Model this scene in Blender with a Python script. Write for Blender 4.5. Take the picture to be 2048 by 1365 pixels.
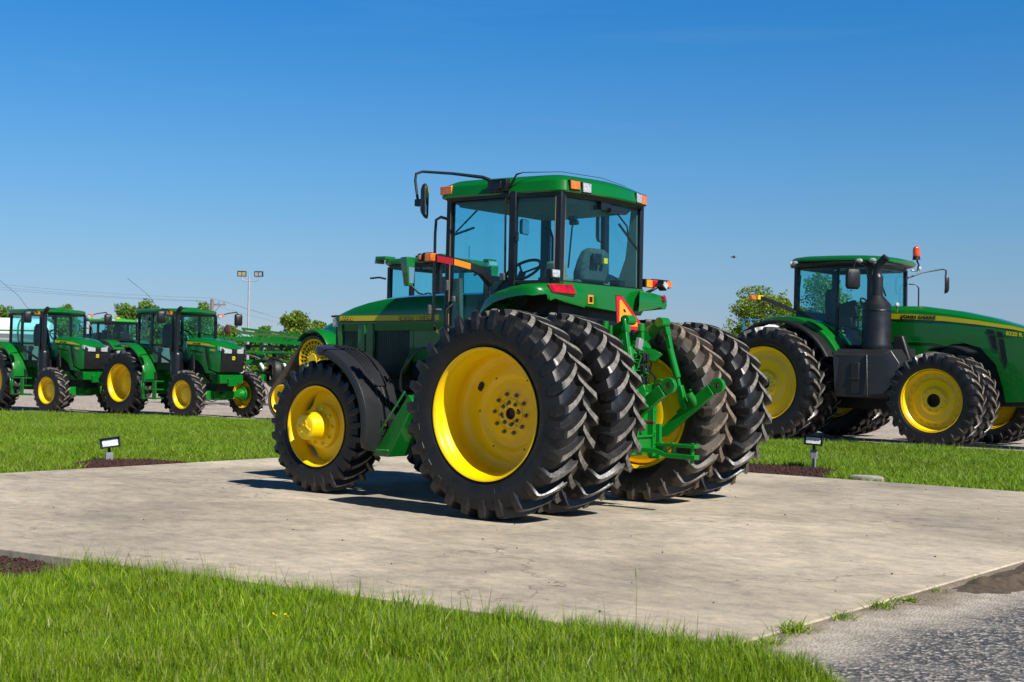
import bpy, bmesh, math, random
import numpy as np
from mathutils import Vector, Matrix
for o in list(bpy.data.objects): bpy.data.objects.remove(o)
SC = bpy.context.scene
COL = SC.collection
PI = math.pi
rad = math.radians

# ------------------------------------------------------------------ camera
cam_d = bpy.data.cameras.new('camera'); cam = bpy.data.objects.new('camera', cam_d); COL.objects.link(cam)
CP = Vector((-7.128, 10.376, 1.289)); YAW, PITCH, ROLL = rad(-51.679), rad(1.039), rad(1.005)
F_ = Vector((math.cos(YAW)*math.cos(PITCH), math.sin(YAW)*math.cos(PITCH), math.sin(PITCH)))
R_ = Vector((math.sin(YAW), -math.cos(YAW), 0)); U_ = R_.cross(F_)
Rx = R_*math.cos(ROLL)+U_*math.sin(ROLL); Ux = -R_*math.sin(ROLL)+U_*math.cos(ROLL)
cam.matrix_world = Matrix(((Rx.x, Ux.x, -F_.x, CP.x), (Rx.y, Ux.y, -F_.y, CP.y), (Rx.z, Ux.z, -F_.z, CP.z), (0, 0, 0, 1)))
cam_d.sensor_width = 36; cam_d.lens = 2700/2048*36; cam_d.clip_start = .1; cam_d.clip_end = 3000
cam_d.dof.use_dof = True; cam_d.dof.focus_distance = 13.0; cam_d.dof.aperture_fstop = 6.3
SC.camera = cam
# ------------------------------------------------------------------ sky and sun
SUN = Vector((-1.0, .19, 1.0)).normalized()
W = bpy.data.worlds.new('World'); SC.world = W; W.use_nodes = True
nt = W.node_tree; nt.nodes.clear()
wo = nt.nodes.new('ShaderNodeOutputWorld'); bg = nt.nodes.new('ShaderNodeBackground'); sky = nt.nodes.new('ShaderNodeTexSky')
sky.sky_type = 'NISHITA'; sky.sun_disc = False
sky.sun_elevation = math.asin(SUN.z); sky.sun_rotation = math.atan2(SUN.x, SUN.y)
sky.altitude = 200; sky.air_density = 1.0; sky.dust_density = 0.0; sky.ozone_density = 1.0
# sky tint by elevation; zenith above the view dimmed to cut shadow fill
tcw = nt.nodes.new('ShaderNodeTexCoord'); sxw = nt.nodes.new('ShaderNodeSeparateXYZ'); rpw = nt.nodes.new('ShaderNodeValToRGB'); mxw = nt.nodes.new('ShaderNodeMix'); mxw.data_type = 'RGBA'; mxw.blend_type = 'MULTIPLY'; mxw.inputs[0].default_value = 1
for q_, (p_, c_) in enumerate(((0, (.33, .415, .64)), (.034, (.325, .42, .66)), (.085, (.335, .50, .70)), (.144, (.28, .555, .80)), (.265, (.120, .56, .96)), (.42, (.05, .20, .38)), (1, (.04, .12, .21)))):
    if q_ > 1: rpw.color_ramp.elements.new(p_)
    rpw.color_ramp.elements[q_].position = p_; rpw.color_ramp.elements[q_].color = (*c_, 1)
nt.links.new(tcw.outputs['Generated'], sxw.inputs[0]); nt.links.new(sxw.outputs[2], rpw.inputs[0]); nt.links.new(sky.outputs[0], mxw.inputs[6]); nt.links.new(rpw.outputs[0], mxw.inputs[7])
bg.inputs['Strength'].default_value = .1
# faint high cirrus, mostly in the left part of the sky
mpw = nt.nodes.new('ShaderNodeMapping'); mpw.inputs['Rotation'].default_value = (0, 0, rad(20)); mpw.inputs['Scale'].default_value = (1.2, 1.2, 16); nt.links.new(tcw.outputs['Generated'], mpw.inputs[0])
nzw = nt.nodes.new('ShaderNodeTexNoise'); nzw.inputs['Scale'].default_value = 2.2; nzw.inputs['Detail'].default_value = 6; nzw.inputs['Roughness'].default_value = .6; nt.links.new(mpw.outputs[0], nzw.inputs['Vector'])
rcw = nt.nodes.new('ShaderNodeValToRGB'); rcw.color_ramp.elements[0].position = .56; rcw.color_ramp.elements[0].color = (0, 0, 0, 1); rcw.color_ramp.elements[1].position = .80; rcw.color_ramp.elements[1].color = (.05, .05, .05, 1); nt.links.new(nzw.outputs['Fac'], rcw.inputs[0])
mcw = nt.nodes.new('ShaderNodeMix'); mcw.data_type = 'RGBA'; nt.links.new(rcw.outputs[0], mcw.inputs[0]); nt.links.new(mxw.outputs[2], mcw.inputs[6]); mcw.inputs[7].default_value = (4.5, 5.2, 6.0, 1)
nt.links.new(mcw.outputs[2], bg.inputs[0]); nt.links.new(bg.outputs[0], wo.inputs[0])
sd = bpy.data.lights.new('sun', 'SUN'); sd.energy = 5.0; sd.angle = rad(.53); sd.color = (1, .955, .88)
so = bpy.data.objects.new('sun', sd); COL.objects.link(so); so.rotation_euler = SUN.to_track_quat('Z', 'Y').to_euler(); so.location = SUN*50
SC.view_settings.view_transform = 'Standard'; SC.view_settings.look = 'None'; SC.view_settings.exposure = .35; SC.view_settings.gamma = 1
SC.render.engine = 'CYCLES'
SC.cycles.transparent_max_bounces = 32; SC.cycles.max_bounces = 7

# ------------------------------------------------------------------ materials
def new_mat(name):
    m = bpy.data.materials.new(name); m.use_nodes = True; n = m.node_tree
    return m, n, n.nodes['Principled BSDF']
def N(n, t, **k):
    q = n.nodes.new(t)
    for a, b in k.items():
        if a.startswith('i_'): q.inputs[a[2:].replace('_', ' ')].default_value = b
        else: setattr(q, a, b)
    return q
def ramp(n, src, stops):
    r = n.nodes.new('ShaderNodeValToRGB'); e = r.color_ramp.elements
    while len(e) < len(stops): e.new(.5)
    for i, (p, c) in enumerate(stops): e[i].position = p; e[i].color = (*c, 1) if len(c) == 3 else c
    n.links.new(src, r.inputs[0]); return r.outputs[0]
def noise(n, vec, scale, det=4, rough=.55, dist=0):
    q = N(n, 'ShaderNodeTexNoise'); q.inputs['Scale'].default_value = scale; q.inputs['Detail'].default_value = det
    q.inputs['Roughness'].default_value = rough; q.inputs['Distortion'].default_value = dist
    if vec is not None: n.links.new(vec, q.inputs['Vector'])
    return q.outputs['Fac']
def mixc(n, fac, a, b, mode='MIX'):
    q = N(n, 'ShaderNodeMix', data_type='RGBA', blend_type=mode)
    for s, i in ((fac, 0), (a, 6), (b, 7)):
        if isinstance(s, (int, float)): q.inputs[i].default_value = s
        elif isinstance(s, tuple): q.inputs[i].default_value = (*s, 1)
        else: n.links.new(s, q.inputs[i])
    return q.outputs[2]
def objco(n, scale=(1, 1, 1), rot=(0, 0, 0)):
    t = N(n, 'ShaderNodeTexCoord'); m = N(n, 'ShaderNodeMapping'); m.inputs['Scale'].default_value = scale; m.inputs['Rotation'].default_value = rot
    n.links.new(t.outputs['Object'], m.inputs[0]); return m.outputs[0]
def bump(n, bs, h, strength=.3, dist=.01):
    b = N(n, 'ShaderNodeBump'); b.inputs['Strength'].default_value = strength; b.inputs['Distance'].default_value = dist
    n.links.new(h, b.inputs['Height']); n.links.new(b.outputs[0], bs.inputs['Normal'])
MATS = {}
def pbr(name, col, rough=.5, metal=0, coat=0, var=.12, vs=6, bmp=0, bs_=60, spec=.5, dirt=None, dn=.0):
    """plain procedural surface: base colour with soft wear noise, optional dust and fine bump"""
    m, n, b = new_mat(name)
    v = objco(n); f = noise(n, v, vs)
    lo = tuple(c*(1-var) for c in col); hi = tuple(min(1, c*(1+var)) for c in col)
    c = ramp(n, f, [(.3, lo), (.7, hi)])
    if dirt:
        g = noise(n, v, vs*1.7, 8, .7); k = ramp(n, g, [(.52-dn, (0, 0, 0)), (.78-dn, (1, 1, 1))]); c = mixc(n, k, c, dirt)
    n.links.new(c, b.inputs['Base Color'])
    b.inputs['Metallic'].default_value = metal
    r2 = ramp(n, noise(n, v, vs*2.3, 6), [(.3, (rough*.82,)*3), (.7, (min(1, rough*1.2),)*3)]); n.links.new(r2, b.inputs['Roughness'])
    b.inputs['Coat Weight'].default_value = coat; b.inputs['Coat Roughness'].default_value = .06
    b.inputs['Specular IOR Level'].default_value = spec
    if bmp: bump(n, b, noise(n, v, bs_, 6, .6), bmp, .004)
    MATS[name] = m; return m
GREEN = pbr('green paint', (.0015, .150, .014), .30, coat=.6, var=.06, vs=2, spec=.4)
GREEND = pbr('green paint on cast iron', (.002, .19, .015), .36, coat=.35, var=.10, vs=9, bmp=.25, bs_=45, spec=.4)
GREENP = pbr('sun bleached green plastic', (.05, .33, .06), .4, var=.08)
YEL = pbr('yellow paint', (.93, .62, .0), .36, coat=.22, var=.05, vs=2.5, spec=.4)
YELD = pbr('yellow decal', (.72, .56, .01), .35, var=.04)
BLK = pbr('black plastic', (.009, .0095, .011), .45, var=.2, vs=8, bmp=.15, bs_=180)
BLKF = pbr('black moulded fender', (.021, .022, .025), .34, var=.15, vs=3, bmp=.2, bs_=220, dirt=(.04, .038, .036), dn=-.1)
BLKP = pbr('black painted steel', (.007, .0075, .009), .34, coat=.1, var=.15)
CHAR = pbr('charcoal grey stack', (.011, .012, .016), .42, var=.12, vs=4, bmp=.15, bs_=80)
DARK = pbr('dark greasy iron', (.012, .014, .015), .55, var=.5, vs=12, bmp=.4, bs_=30, dirt=(.004, .05, .01))
RUB = pbr('tyre rubber', (.008, .008, .009), .5, var=.3, vs=5, bmp=.35, bs_=90, dirt=(.024, .022, .020), dn=-.08)
RUBT = pbr('scuffed lug face rubber', (.19, .175, .155), .8, var=.5, vs=14, bmp=.8, bs_=60, dirt=(.03, .028, .026), dn=.05)
RUBC = pbr('tread rubber', (.013, .013, .0145), .33, var=.4, vs=7, bmp=.3, bs_=60, dirt=(.055, .048, .040), dn=-.03)
RUBN = pbr('brown dusted tread rubber', (.050, .040, .031), .5, var=.4, vs=7, bmp=.35, bs_=60, dirt=(.10, .078, .055), dn=.0)
RUBM = pbr('brown scuffed lug rubber', (.21, .165, .12), .8, var=.5, vs=14, bmp=.8, bs_=60, dirt=(.04, .034, .028), dn=.05)
BELT = pbr('dusty track belt', (.10, .085, .07), .75, var=.3, vs=8, bmp=.5, bs_=30)
GREYD = pbr('dark grey cast latch', (.085, .09, .10), .45, var=.2)
STEEL = pbr('steel', (.45, .45, .46), .3, metal=1, var=.1)
CHROME = pbr('chromed rod', (.7, .7, .72), .12, metal=1, var=.03)
BOLT = pbr('zinc bolt', (.17, .15, .12), .5, metal=.6, var=.3, vs=40)
RUST = pbr('rusty shaft', (.10, .045, .025), .7, var=.5, vs=30, bmp=.6, bs_=60)
GALV = pbr('galvanised steel', (.50, .51, .53), .45, metal=.5, var=.08, vs=10)
GREY = pbr('grey box plastic', (.22, .23, .25), .5, var=.08)
BEIGE = pbr('cab trim grey beige', (.20, .19, .16), .7, var=.15)
SEAT = pbr('grey seat fabric', (.07, .08, .085), .9, var=.3, vs=30, bmp=.5, bs_=200)
WHITE = pbr('white plastic', (.78, .78, .76), .35, var=.04)
BLUE = pbr('blue tube paint', (.01, .14, .42), .4, var=.1)
RED = pbr('red reflector', (.55, .01, .02), .3, coat=.4, var=.08)
ORG = pbr('fluorescent orange', (1.0, .30, .01), .5, var=.05)
AMB = pbr('amber lens', (.85, .17, .005), .12, coat=1, var=.35, vs=25, bmp=.5, bs_=90)
TAIL = pbr('red tail lens', (.45, .004, .01), .1, coat=1, var=.5, vs=12, bmp=.4, bs_=70)
LENS = pbr('clear lamp lens', (.42, .45, .48), .10, coat=1, var=.5, vs=45, bmp=.6, bs_=90)
MIRR = pbr('mirror glass', (.75, .78, .8), .03, metal=1, var=.02)
WOOD = pbr('weathered pole wood', (.22, .18, .15), .85, var=.3, vs=3, bmp=.5, bs_=30)
BARK = pbr('bark', (.09, .07, .05), .9, var=.4, vs=8, bmp=.8, bs_=20)
MULCH = pbr('dark red mulch', (.035, .013, .010), .9, var=.6, vs=30, bmp=.8, bs_=60)
CHIP = pbr('mulch chip', (.055, .020, .015), .85, var=.8, vs=40)
STONE = pbr('grey limestone', (.36, .33, .29), .85, var=.2, vs=12, bmp=.6, bs_=40)
DIRT = pbr('brown dirt', (.085, .062, .042), .95, var=.5, vs=16, bmp=1.0, bs_=40)
WIRE = pbr('weathered wire', (.10, .12, .15), .6)
LENSB = pbr('floodlight glass', (.72, .76, .80), .08, coat=1, var=.45, vs=30, bmp=.6, bs_=70)
def glass(name, tint, fres=1.28, rough=.0):
    m = bpy.data.materials.new(name); m.use_nodes = True; n = m.node_tree; n.nodes.clear()
    o = N(n, 'ShaderNodeOutputMaterial'); t = N(n, 'ShaderNodeBsdfTransparent'); t.inputs[0].default_value = (*tint, 1)
    g = N(n, 'ShaderNodeBsdfGlossy'); g.inputs['Roughness'].default_value = rough; g.inputs['Color'].default_value = (.9, .95, 1, 1)
    gm = N(n, 'ShaderNodeNewGeometry'); dp = N(n, 'ShaderNodeVectorMath', operation='DOT_PRODUCT'); n.links.new(gm.outputs['Incoming'], dp.inputs[0]); n.links.new(gm.outputs['Normal'], dp.inputs[1])
    ab = N(n, 'ShaderNodeMath', operation='ABSOLUTE'); n.links.new(dp.outputs['Value'], ab.inputs[0]); om = N(n, 'ShaderNodeMath', operation='SUBTRACT'); om.inputs[0].default_value = 1; n.links.new(ab.outputs[0], om.inputs[1])
    pw = N(n, 'ShaderNodeMath', operation='POWER'); n.links.new(om.outputs[0], pw.inputs[0]); pw.inputs[1].default_value = 5; f = N(n, 'ShaderNodeMath', operation='MULTIPLY_ADD'); n.links.new(pw.outputs[0], f.inputs[0]); f.inputs[1].default_value = .6; f.inputs[2].default_value = .022
    x = N(n, 'ShaderNodeMixShader'); n.links.new(f.outputs[0], x.inputs[0]); n.links.new(t.outputs[0], x.inputs[1]); n.links.new(g.outputs[0], x.inputs[2]); n.links.new(x.outputs[0], o.inputs[0])
    return m
GLASS = glass('tinted cab glass', (.70, .92, .94))
def leaf_mat(name, dark, light, scale=None):
    m, n, b = new_mat(name)
    g = N(n, 'ShaderNodeNewGeometry'); c = ramp(n, g.outputs['Random Per Island'], [(.0, dark), (.55, tuple((a+b_)/2 for a, b_ in zip(dark, light))), (1., light)])
    if scale:
        k = ramp(n, noise(n, objco(n), scale, 5, .6), [(.35, (0, 0, 0)), (.68, (1, 1, 1))]); c = mixc(n, k, c, mixc(n, 1., c, (.80, .72, .55), 'MULTIPLY'))
    n.links.new(c, b.inputs['Base Color']); b.inputs['Roughness'].default_value = .5; b.inputs['Specular IOR Level'].default_value = .3
    tr = N(n, 'ShaderNodeBsdfTranslucent'); n.links.new(c, tr.inputs[0]); mx = N(n, 'ShaderNodeMixShader'); mx.inputs[0].default_value = .28
    o = n.nodes['Material Output']; n.links.new(b.outputs[0], mx.inputs[1]); n.links.new(tr.outputs[0], mx.inputs[2]); n.links.new(mx.outputs[0], o.inputs[0])
    return m
GRASS = leaf_mat('grass blades', (.045, .155, .002), (.39, .57, .022), .9)
GRASSF = leaf_mat('lawn grass', (.085, .21, .004), (.33, .50, .03), .45)
STRAW = leaf_mat('dry grass', (.22, .28, .06), (.50, .50, .20))
LEAF = leaf_mat('tree leaves', (.045, .12, .008), (.22, .38, .035))
LEAFB = leaf_mat('yellow green leaves', (.06, .13, .008), (.27, .36, .03))

# ------------------------------------------------------------------ mesh builder
def V(*a): return Vector(a)
class MB:
    def __init__(s): s.v = []; s.f = []; s.mi = []; s.m = 0
    def add(s, vs, fs, m=None):
        b = len(s.v); s.v += [tuple(v) for v in vs]; s.f += [tuple(i+b for i in f) for f in fs]; s.mi += [s.m if m is None else m]*len(fs); return s
    def box(s, c, d, rot=None, m=None):
        h = [x/2 for x in d]; vs = [Vector((x*h[0], y*h[1], z*h[2])) for x in (-1, 1) for y in (-1, 1) for z in (-1, 1)]
        if rot is not None: vs = [rot @ v for v in vs]
        c = Vector(c); return s.add([v+c for v in vs], [(0, 1, 3, 2), (4, 6, 7, 5), (0, 4, 5, 1), (2, 3, 7, 6), (0, 2, 6, 4), (1, 5, 7, 3)], m)
    def box2(s, a, b, m=None):
        return s.box([(x+y)/2 for x, y in zip(a, b)], [abs(x-y) for x, y in zip(a, b)], None, m)
    def loft(s, secs, caps=True, closed=True, m=None, ring=False):
        n = len(secs[0]); vs = [p for q in secs for p in q]; fs = []
        S = len(secs)
        for i in range(S if ring else S-1):
            i2 = (i+1) % S
            for j in range(n if closed else n-1):
                k = (j+1) % n; fs.append((i*n+j, i*n+k, i2*n+k, i2*n+j))
        if caps and not ring and closed: fs += [tuple(range(n-1, -1, -1)), tuple(range((S-1)*n, S*n))]
        return s.add(vs, fs, m)
    def frames(s, pts):
        P = [Vector(p) for p in pts]; T = []
        for i in range(len(P)):
            a = P[max(i-1, 0)]; b = P[min(i+1, len(P)-1)]; T.append((b-a).normalized())
        up = Vector((0, 0, 1)) if abs(T[0].z) < .9 else Vector((1, 0, 0))
        x = T[0].cross(up).normalized(); out = []
        for t in T:
            x = (x-t*x.dot(t)).normalized(); out.append((x, t.cross(x)))
        return P, out
    def tube(s, pts, r, n=8, m=None, caps=True):
        P, fr = s.frames(pts); rs = r if isinstance(r, (list, tuple)) else [r]*len(P)
        return s.loft([[p+(x*math.cos(2*PI*j/n)+y*math.sin(2*PI*j/n))*q for j in range(n)] for p, (x, y), q in zip(P, fr, rs)], caps, m=m)
    def cyl(s, a, b, r, r2=None, n=20, m=None): return s.tube([a, b], [r, r if r2 is None else r2], n, m)
    def bar(s, pts, w, h, m=None, up=(0, 0, 1)):
        P, _ = s.frames(pts); secs = []; upv = Vector(up)
        for i, p in enumerate(P):
            t = (P[min(i+1, len(P)-1)]-P[max(i-1, 0)]).normalized(); u = upv
            if abs(t.dot(u)) > .98: u = Vector((1, 0, 0))
            x = t.cross(u).normalized(); y = x.cross(t)
            W_ = w[i] if isinstance(w, (list, tuple)) else w; H_ = h[i] if isinstance(h, (list, tuple)) else h
            secs.append([p+x*W_/2*a+y*H_/2*b for a, b in ((1, 1), (-1, 1), (-1, -1), (1, -1))])
        return s.loft(secs, m=m)
    def prism(s, pts, plane, a, b, m=None):
        def q(u, v, w): return {'xz': (u, w, v), 'xy': (u, v, w), 'yz': (w, u, v)}[plane]
        return s.loft([[q(u, v, a) for u, v in pts], [q(u, v, b) for u, v in pts]], m=m)
    def lathe(s, prof, c=(0, 0, 0), axis='y', n=48, m=None, a0=0, a1=2*PI, ms=None):
        """prof: list of (radius, axial)"""
        c = Vector(c); full = abs(a1-a0-2*PI) < 1e-6; K = n if full else n+1; vs = []
        for i in range(K):
            a = a0+(a1-a0)*i/n; ca, sa = math.cos(a), math.sin(a)
            for r, h in prof:
                vs.append(c+{'y': Vector((r*sa, h, r*ca)), 'z': Vector((r*ca, r*sa, h)), 'x': Vector((h, r*ca, r*sa))}[axis])
        L = len(prof); b = len(s.v); s.v += [tuple(v) for v in vs]
        for i in range(n):
            i2 = (i+1) % K
            for j in range(L-1):
                s.f.append((b+i*L+j, b+i*L+j+1, b+i2*L+j+1, b+i2*L+j)); s.mi.append((ms[j] if ms else (s.m if m is None else m)))
        return s
    def sphere(s, c, r, n=12, sc=(1, 1, 1), m=None):
        c = Vector(c); vs = []; fs = []
        for i in range(1, n):
            for j in range(2*n):
                t = PI*i/n; p = PI*j/n; vs.append(c+Vector((r*sc[0]*math.sin(t)*math.cos(p), r*sc[1]*math.sin(t)*math.sin(p), r*sc[2]*math.cos(t))))
        T = len(vs); vs += [c+Vector((0, 0, r*sc[2])), c-Vector((0, 0, r*sc[2]))]
        for j in range(2*n):
            k = (j+1) % (2*n); fs += [(T, j, k), (T+1, (n-2)*2*n+k, (n-2)*2*n+j)]
            for i in range(n-2): fs.append((i*2*n+j, (i+1)*2*n+j, (i+1)*2*n+k, i*2*n+k))
        return s.add(vs, fs, m)
    def mesh(s, name, mats, smooth=35, fix=True, loose=False):
        me = bpy.data.meshes.new(name); me.from_pydata(s.v, [], s.f)
        for q in (mats if isinstance(mats, (list, tuple)) else [mats]): me.materials.append(q)
        if len(set(s.mi)) > 1 or (s.mi and s.mi[0]): me.polygons.foreach_set('material_index', s.mi)
        if fix:
            b = bmesh.new(); b.from_mesh(me); bmesh.ops.recalc_face_normals(b, faces=b.faces); b.to_mesh(me); b.free()
        if smooth:
            me.polygons.foreach_set('use_smooth', [True]*len(me.polygons)); me.set_sharp_from_angle(angle=rad(smooth))
        me.update(); return me
    def build(s, name, mats, parent=None, bevel=0, smooth=35, fix=True):
        return obj(name, s.mesh(name, mats, smooth, fix), parent, bevel)
def obj(name, me, parent=None, bevel=0, loc=None):
    o = bpy.data.objects.new(name, me); COL.objects.link(o)
    if parent: o.parent = parent
    if loc is not None: o.location = loc
    if bevel:
        b = o.modifiers.new('bevel', 'BEVEL'); b.width = bevel; b.segments = 2; b.limit_method = 'ANGLE'; b.angle_limit = rad(38)
    return o
def tag(o, label, cat, group=None, kind=None):
    o['label'] = label
    if cat: o['category'] = cat
    if group: o['group'] = group
    if kind: o['kind'] = kind
    return o
def thing(name, label, cat, loc=(0, 0, 0), rz=0, group=None):
    o = bpy.data.objects.new(name, None); COL.objects.link(o); o.location = loc; o.rotation_euler = (0, 0, rz); o.empty_display_size = .2
    return tag(o, label, cat, group)
def struct(name, o): o['kind'] = 'structure'; return o
def quad_pane(mb, pts, t=.006):
    P = [Vector(p) for p in pts]; nn = (P[1]-P[0]).cross(P[2]-P[0]).normalized()*t/2
    return mb.loft([[p+nn for p in P], [p-nn for p in P]])
def text_mesh(body, size, extrude=.001, offset=0, xs=1.0, font_shear=0, spacing=1):
    c = bpy.data.curves.new('t', 'FONT'); c.body = body; c.size = size; c.extrude = extrude; c.offset = offset; c.shear = font_shear; c.space_character = spacing
    c.align_x = 'LEFT'; c.resolution_u = 3
    o = bpy.data.objects.new('t', c); me = bpy.data.meshes.new_from_object(o)
    bpy.data.objects.remove(o)
    vs = np.zeros(len(me.vertices)*3); me.vertices.foreach_get('co', vs); vs = vs.reshape(-1, 3); vs[:, 0] *= xs
    fs = [tuple(p.vertices) for p in me.polygons]; bpy.data.meshes.remove(me)
    return vs, fs
def put_text(mb, body, size, origin, xd, yd, m=None, **k):
    vs, fs = text_mesh(body, size, **k); o = Vector(origin); xd = Vector(xd); yd = Vector(yd); nn = xd.cross(yd)
    w = vs[:, 0].max()
    return mb.add([o+xd*p[0]+yd*p[1]+nn*p[2] for p in vs], fs, m), w

# ------------------------------------------------------------------ wheels (axis Y, outer side +Y)
def side_prof(R, W_, rr, lh):
    """carcass half profile from bead outwards, (r, y)"""
    h = R-lh-rr
    return [(rr-.012, .40*W_), (rr+.02, .435*W_), (rr+.20*h, .49*W_), (rr+.45*h, .505*W_), (rr+.68*h, .495*W_), (rr+.86*h, .46*W_), (R-lh-.022, .40*W_), (R-lh-.006, .24*W_), (R-lh, 0)]
def tyre_mesh(name, R, W_, rr, n, lh=.045, thick=1.0, text=False, rubs=None, dirn=1):
    mb = MB(); hp = side_prof(R, W_, rr, lh)
    prof = hp+[(r, -y) for r, y in hp[-2::-1]]
    ms = [0]*(len(prof)-1)
    for j in range(6, len(prof)-7): ms[j] = 2
    mb.lathe(prof, n=96, ms=ms)
    mb.lathe([(rr+.012, -.40*W_), (rr+.012, .40*W_)], n=96)
    sc = W_/.46; pitch = 2*PI/n; wb = .44*pitch*R*thick; wt = .25*pitch*R*thick
    h = R-lh-rr
    # stations: y, base r, top r, arc offset, width factor
    st = [(-.035, R-lh-.01, R, .0, .9), (.10, R-lh-.012, R, -.13, .95), (.24, R-lh-.016, R-.002, -.235, 1.), (.36, R-lh-.03, R-.006, -.31, 1.06), (.445, R-lh-.055, R-.014, -.355, 1.15), (.485, R-lh-.085, R-.030, -.375, 1.2)]
    for s_ in (1, -1):
        for k in range(n):
            a0 = pitch*(k+(.5 if s_ < 0 else 0))
            secs = []
            for (yf, rb, rt, ao, wf) in st:
                y = yf*W_*s_; a = a0+dirn*ao*W_/R
                def pt(r, dw, yy=None): return (r*math.sin(a+dw/r), y if yy is None else yy, r*math.cos(a+dw/r))
                secs.append([pt(rb, -wb*wf/2), pt(rt, -wt*wf/2), pt(rt, wt*wf/2), pt(rb, wb*wf/2)])
            # run down the shoulder
            a = a0+dirn*st[-1][3]*W_/R; wf = 1.2
            for yf, rt, rb, k2 in ((.522, R-lh-.055, R-lh-.10, 1.), (.515, R-lh-.125, R-lh-.135, .8)):
                y = yf*W_*s_; yb = (yf-.05)*W_*s_
                secs.append([(rb*math.sin(a-wb*wf*k2/2/rb), yb, rb*math.cos(a-wb*wf*k2/2/rb)), (rt*math.sin(a-wt*wf*k2/2/rt), y, rt*math.cos(a-wt*wf*k2/2/rt)),
                             (rt*math.sin(a+wt*wf*k2/2/rt), y, rt*math.cos(a+wt*wf*k2/2/rt)), (rb*math.sin(a+wb*wf*k2/2/rb), yb, rb*math.cos(a+wb*wf*k2/2/rb))])
            L = len(secs); b = len(mb.v); mb.v += [p for q in secs for p in q]
            for i in range(L-1):
                for j in range(3):
                    mb.f.append((b+i*4+j, b+i*4+j+1, b+(i+1)*4+j+1, b+(i+1)*4+j)); mb.mi.append(1 if (j == 1 and i < 4) else (2 if i < 6 else 0))
            mb.f += [(b+3, b+2, b+1, b), (b+(L-1)*4, b+(L-1)*4+1, b+(L-1)*4+2, b+(L-1)*4+3)]; mb.mi += [2, 0]
    def ysurf(r):
        for (r0, y0), (r1, y1) in zip(hp[:-1], hp[1:]):
            if r0 <= r <= r1: return y0+(y1-y0)*(r-r0)/(r1-r0)
        return hp[1][1]
    if text:
        for body, ac, size, rr0 in text:
            vs, fs = text_mesh(body, size, extrude=.0014, offset=.0005, spacing=1.25); w = vs[:, 0].max(); pts = []
            for x, y, z in vs:
                r = rr0+y; c = rad(ac)+(x-w/2)/rr0; pts.append((-r*math.sin(c), ysurf(r)+.0015+z, r*math.cos(c)))
            mb.add(pts, fs, 0)
        for k in range(44):      # fine radial mould lines
            c = 2*PI*k/44
            mb.tube([(-r*math.sin(c+.03*(r-rr)), ysurf(r)+.0005, r*math.cos(c+.03*(r-rr))) for r in (rr+.03, rr+.07, rr+.11)], .0011, 4)
    mb.lathe([(rr+.028, .446*W_), (rr+.034, .46*W_), (rr+.042, .455*W_)], n=96)
    return mb.mesh(name, rubs or [RUB, RUBT, RUBC], 30, fix=False)
def wheel(parent, loc, side, meshes, bolts=None, cz=0, steer=0):
    """wheel (an Empty on the axle) > tyre, rim, hub, bolts; side -1 mirrors it to the right-hand side"""
    w = bpy.data.objects.new('wheel', None); COL.objects.link(w); w.parent = parent; w.location = loc; w.scale = (1, side, 1); w.rotation_euler = (0, cz, steer); w.empty_display_size = .1
    for nm, me in meshes: obj(nm, me, w)
    for b in (bolts or []):
        for (x, y, z) in b[1]: obj(b[2] if len(b) > 2 else 'bolt', b[0], w, loc=(x, y, z))
    return w
def circ_pts(n, r, y, a0=0): return [(r*math.sin(a0+2*PI*k/n), y, r*math.cos(a0+2*PI*k/n)) for k in range(n)]
def bolt_mesh(r, h, m, name='bolt'):
    return MB().lathe([(r*1.5, 0), (r*1.5, h*.25), (r, h*.3), (r, h), (0, h)], n=6).mesh(name, m, 30)
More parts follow.
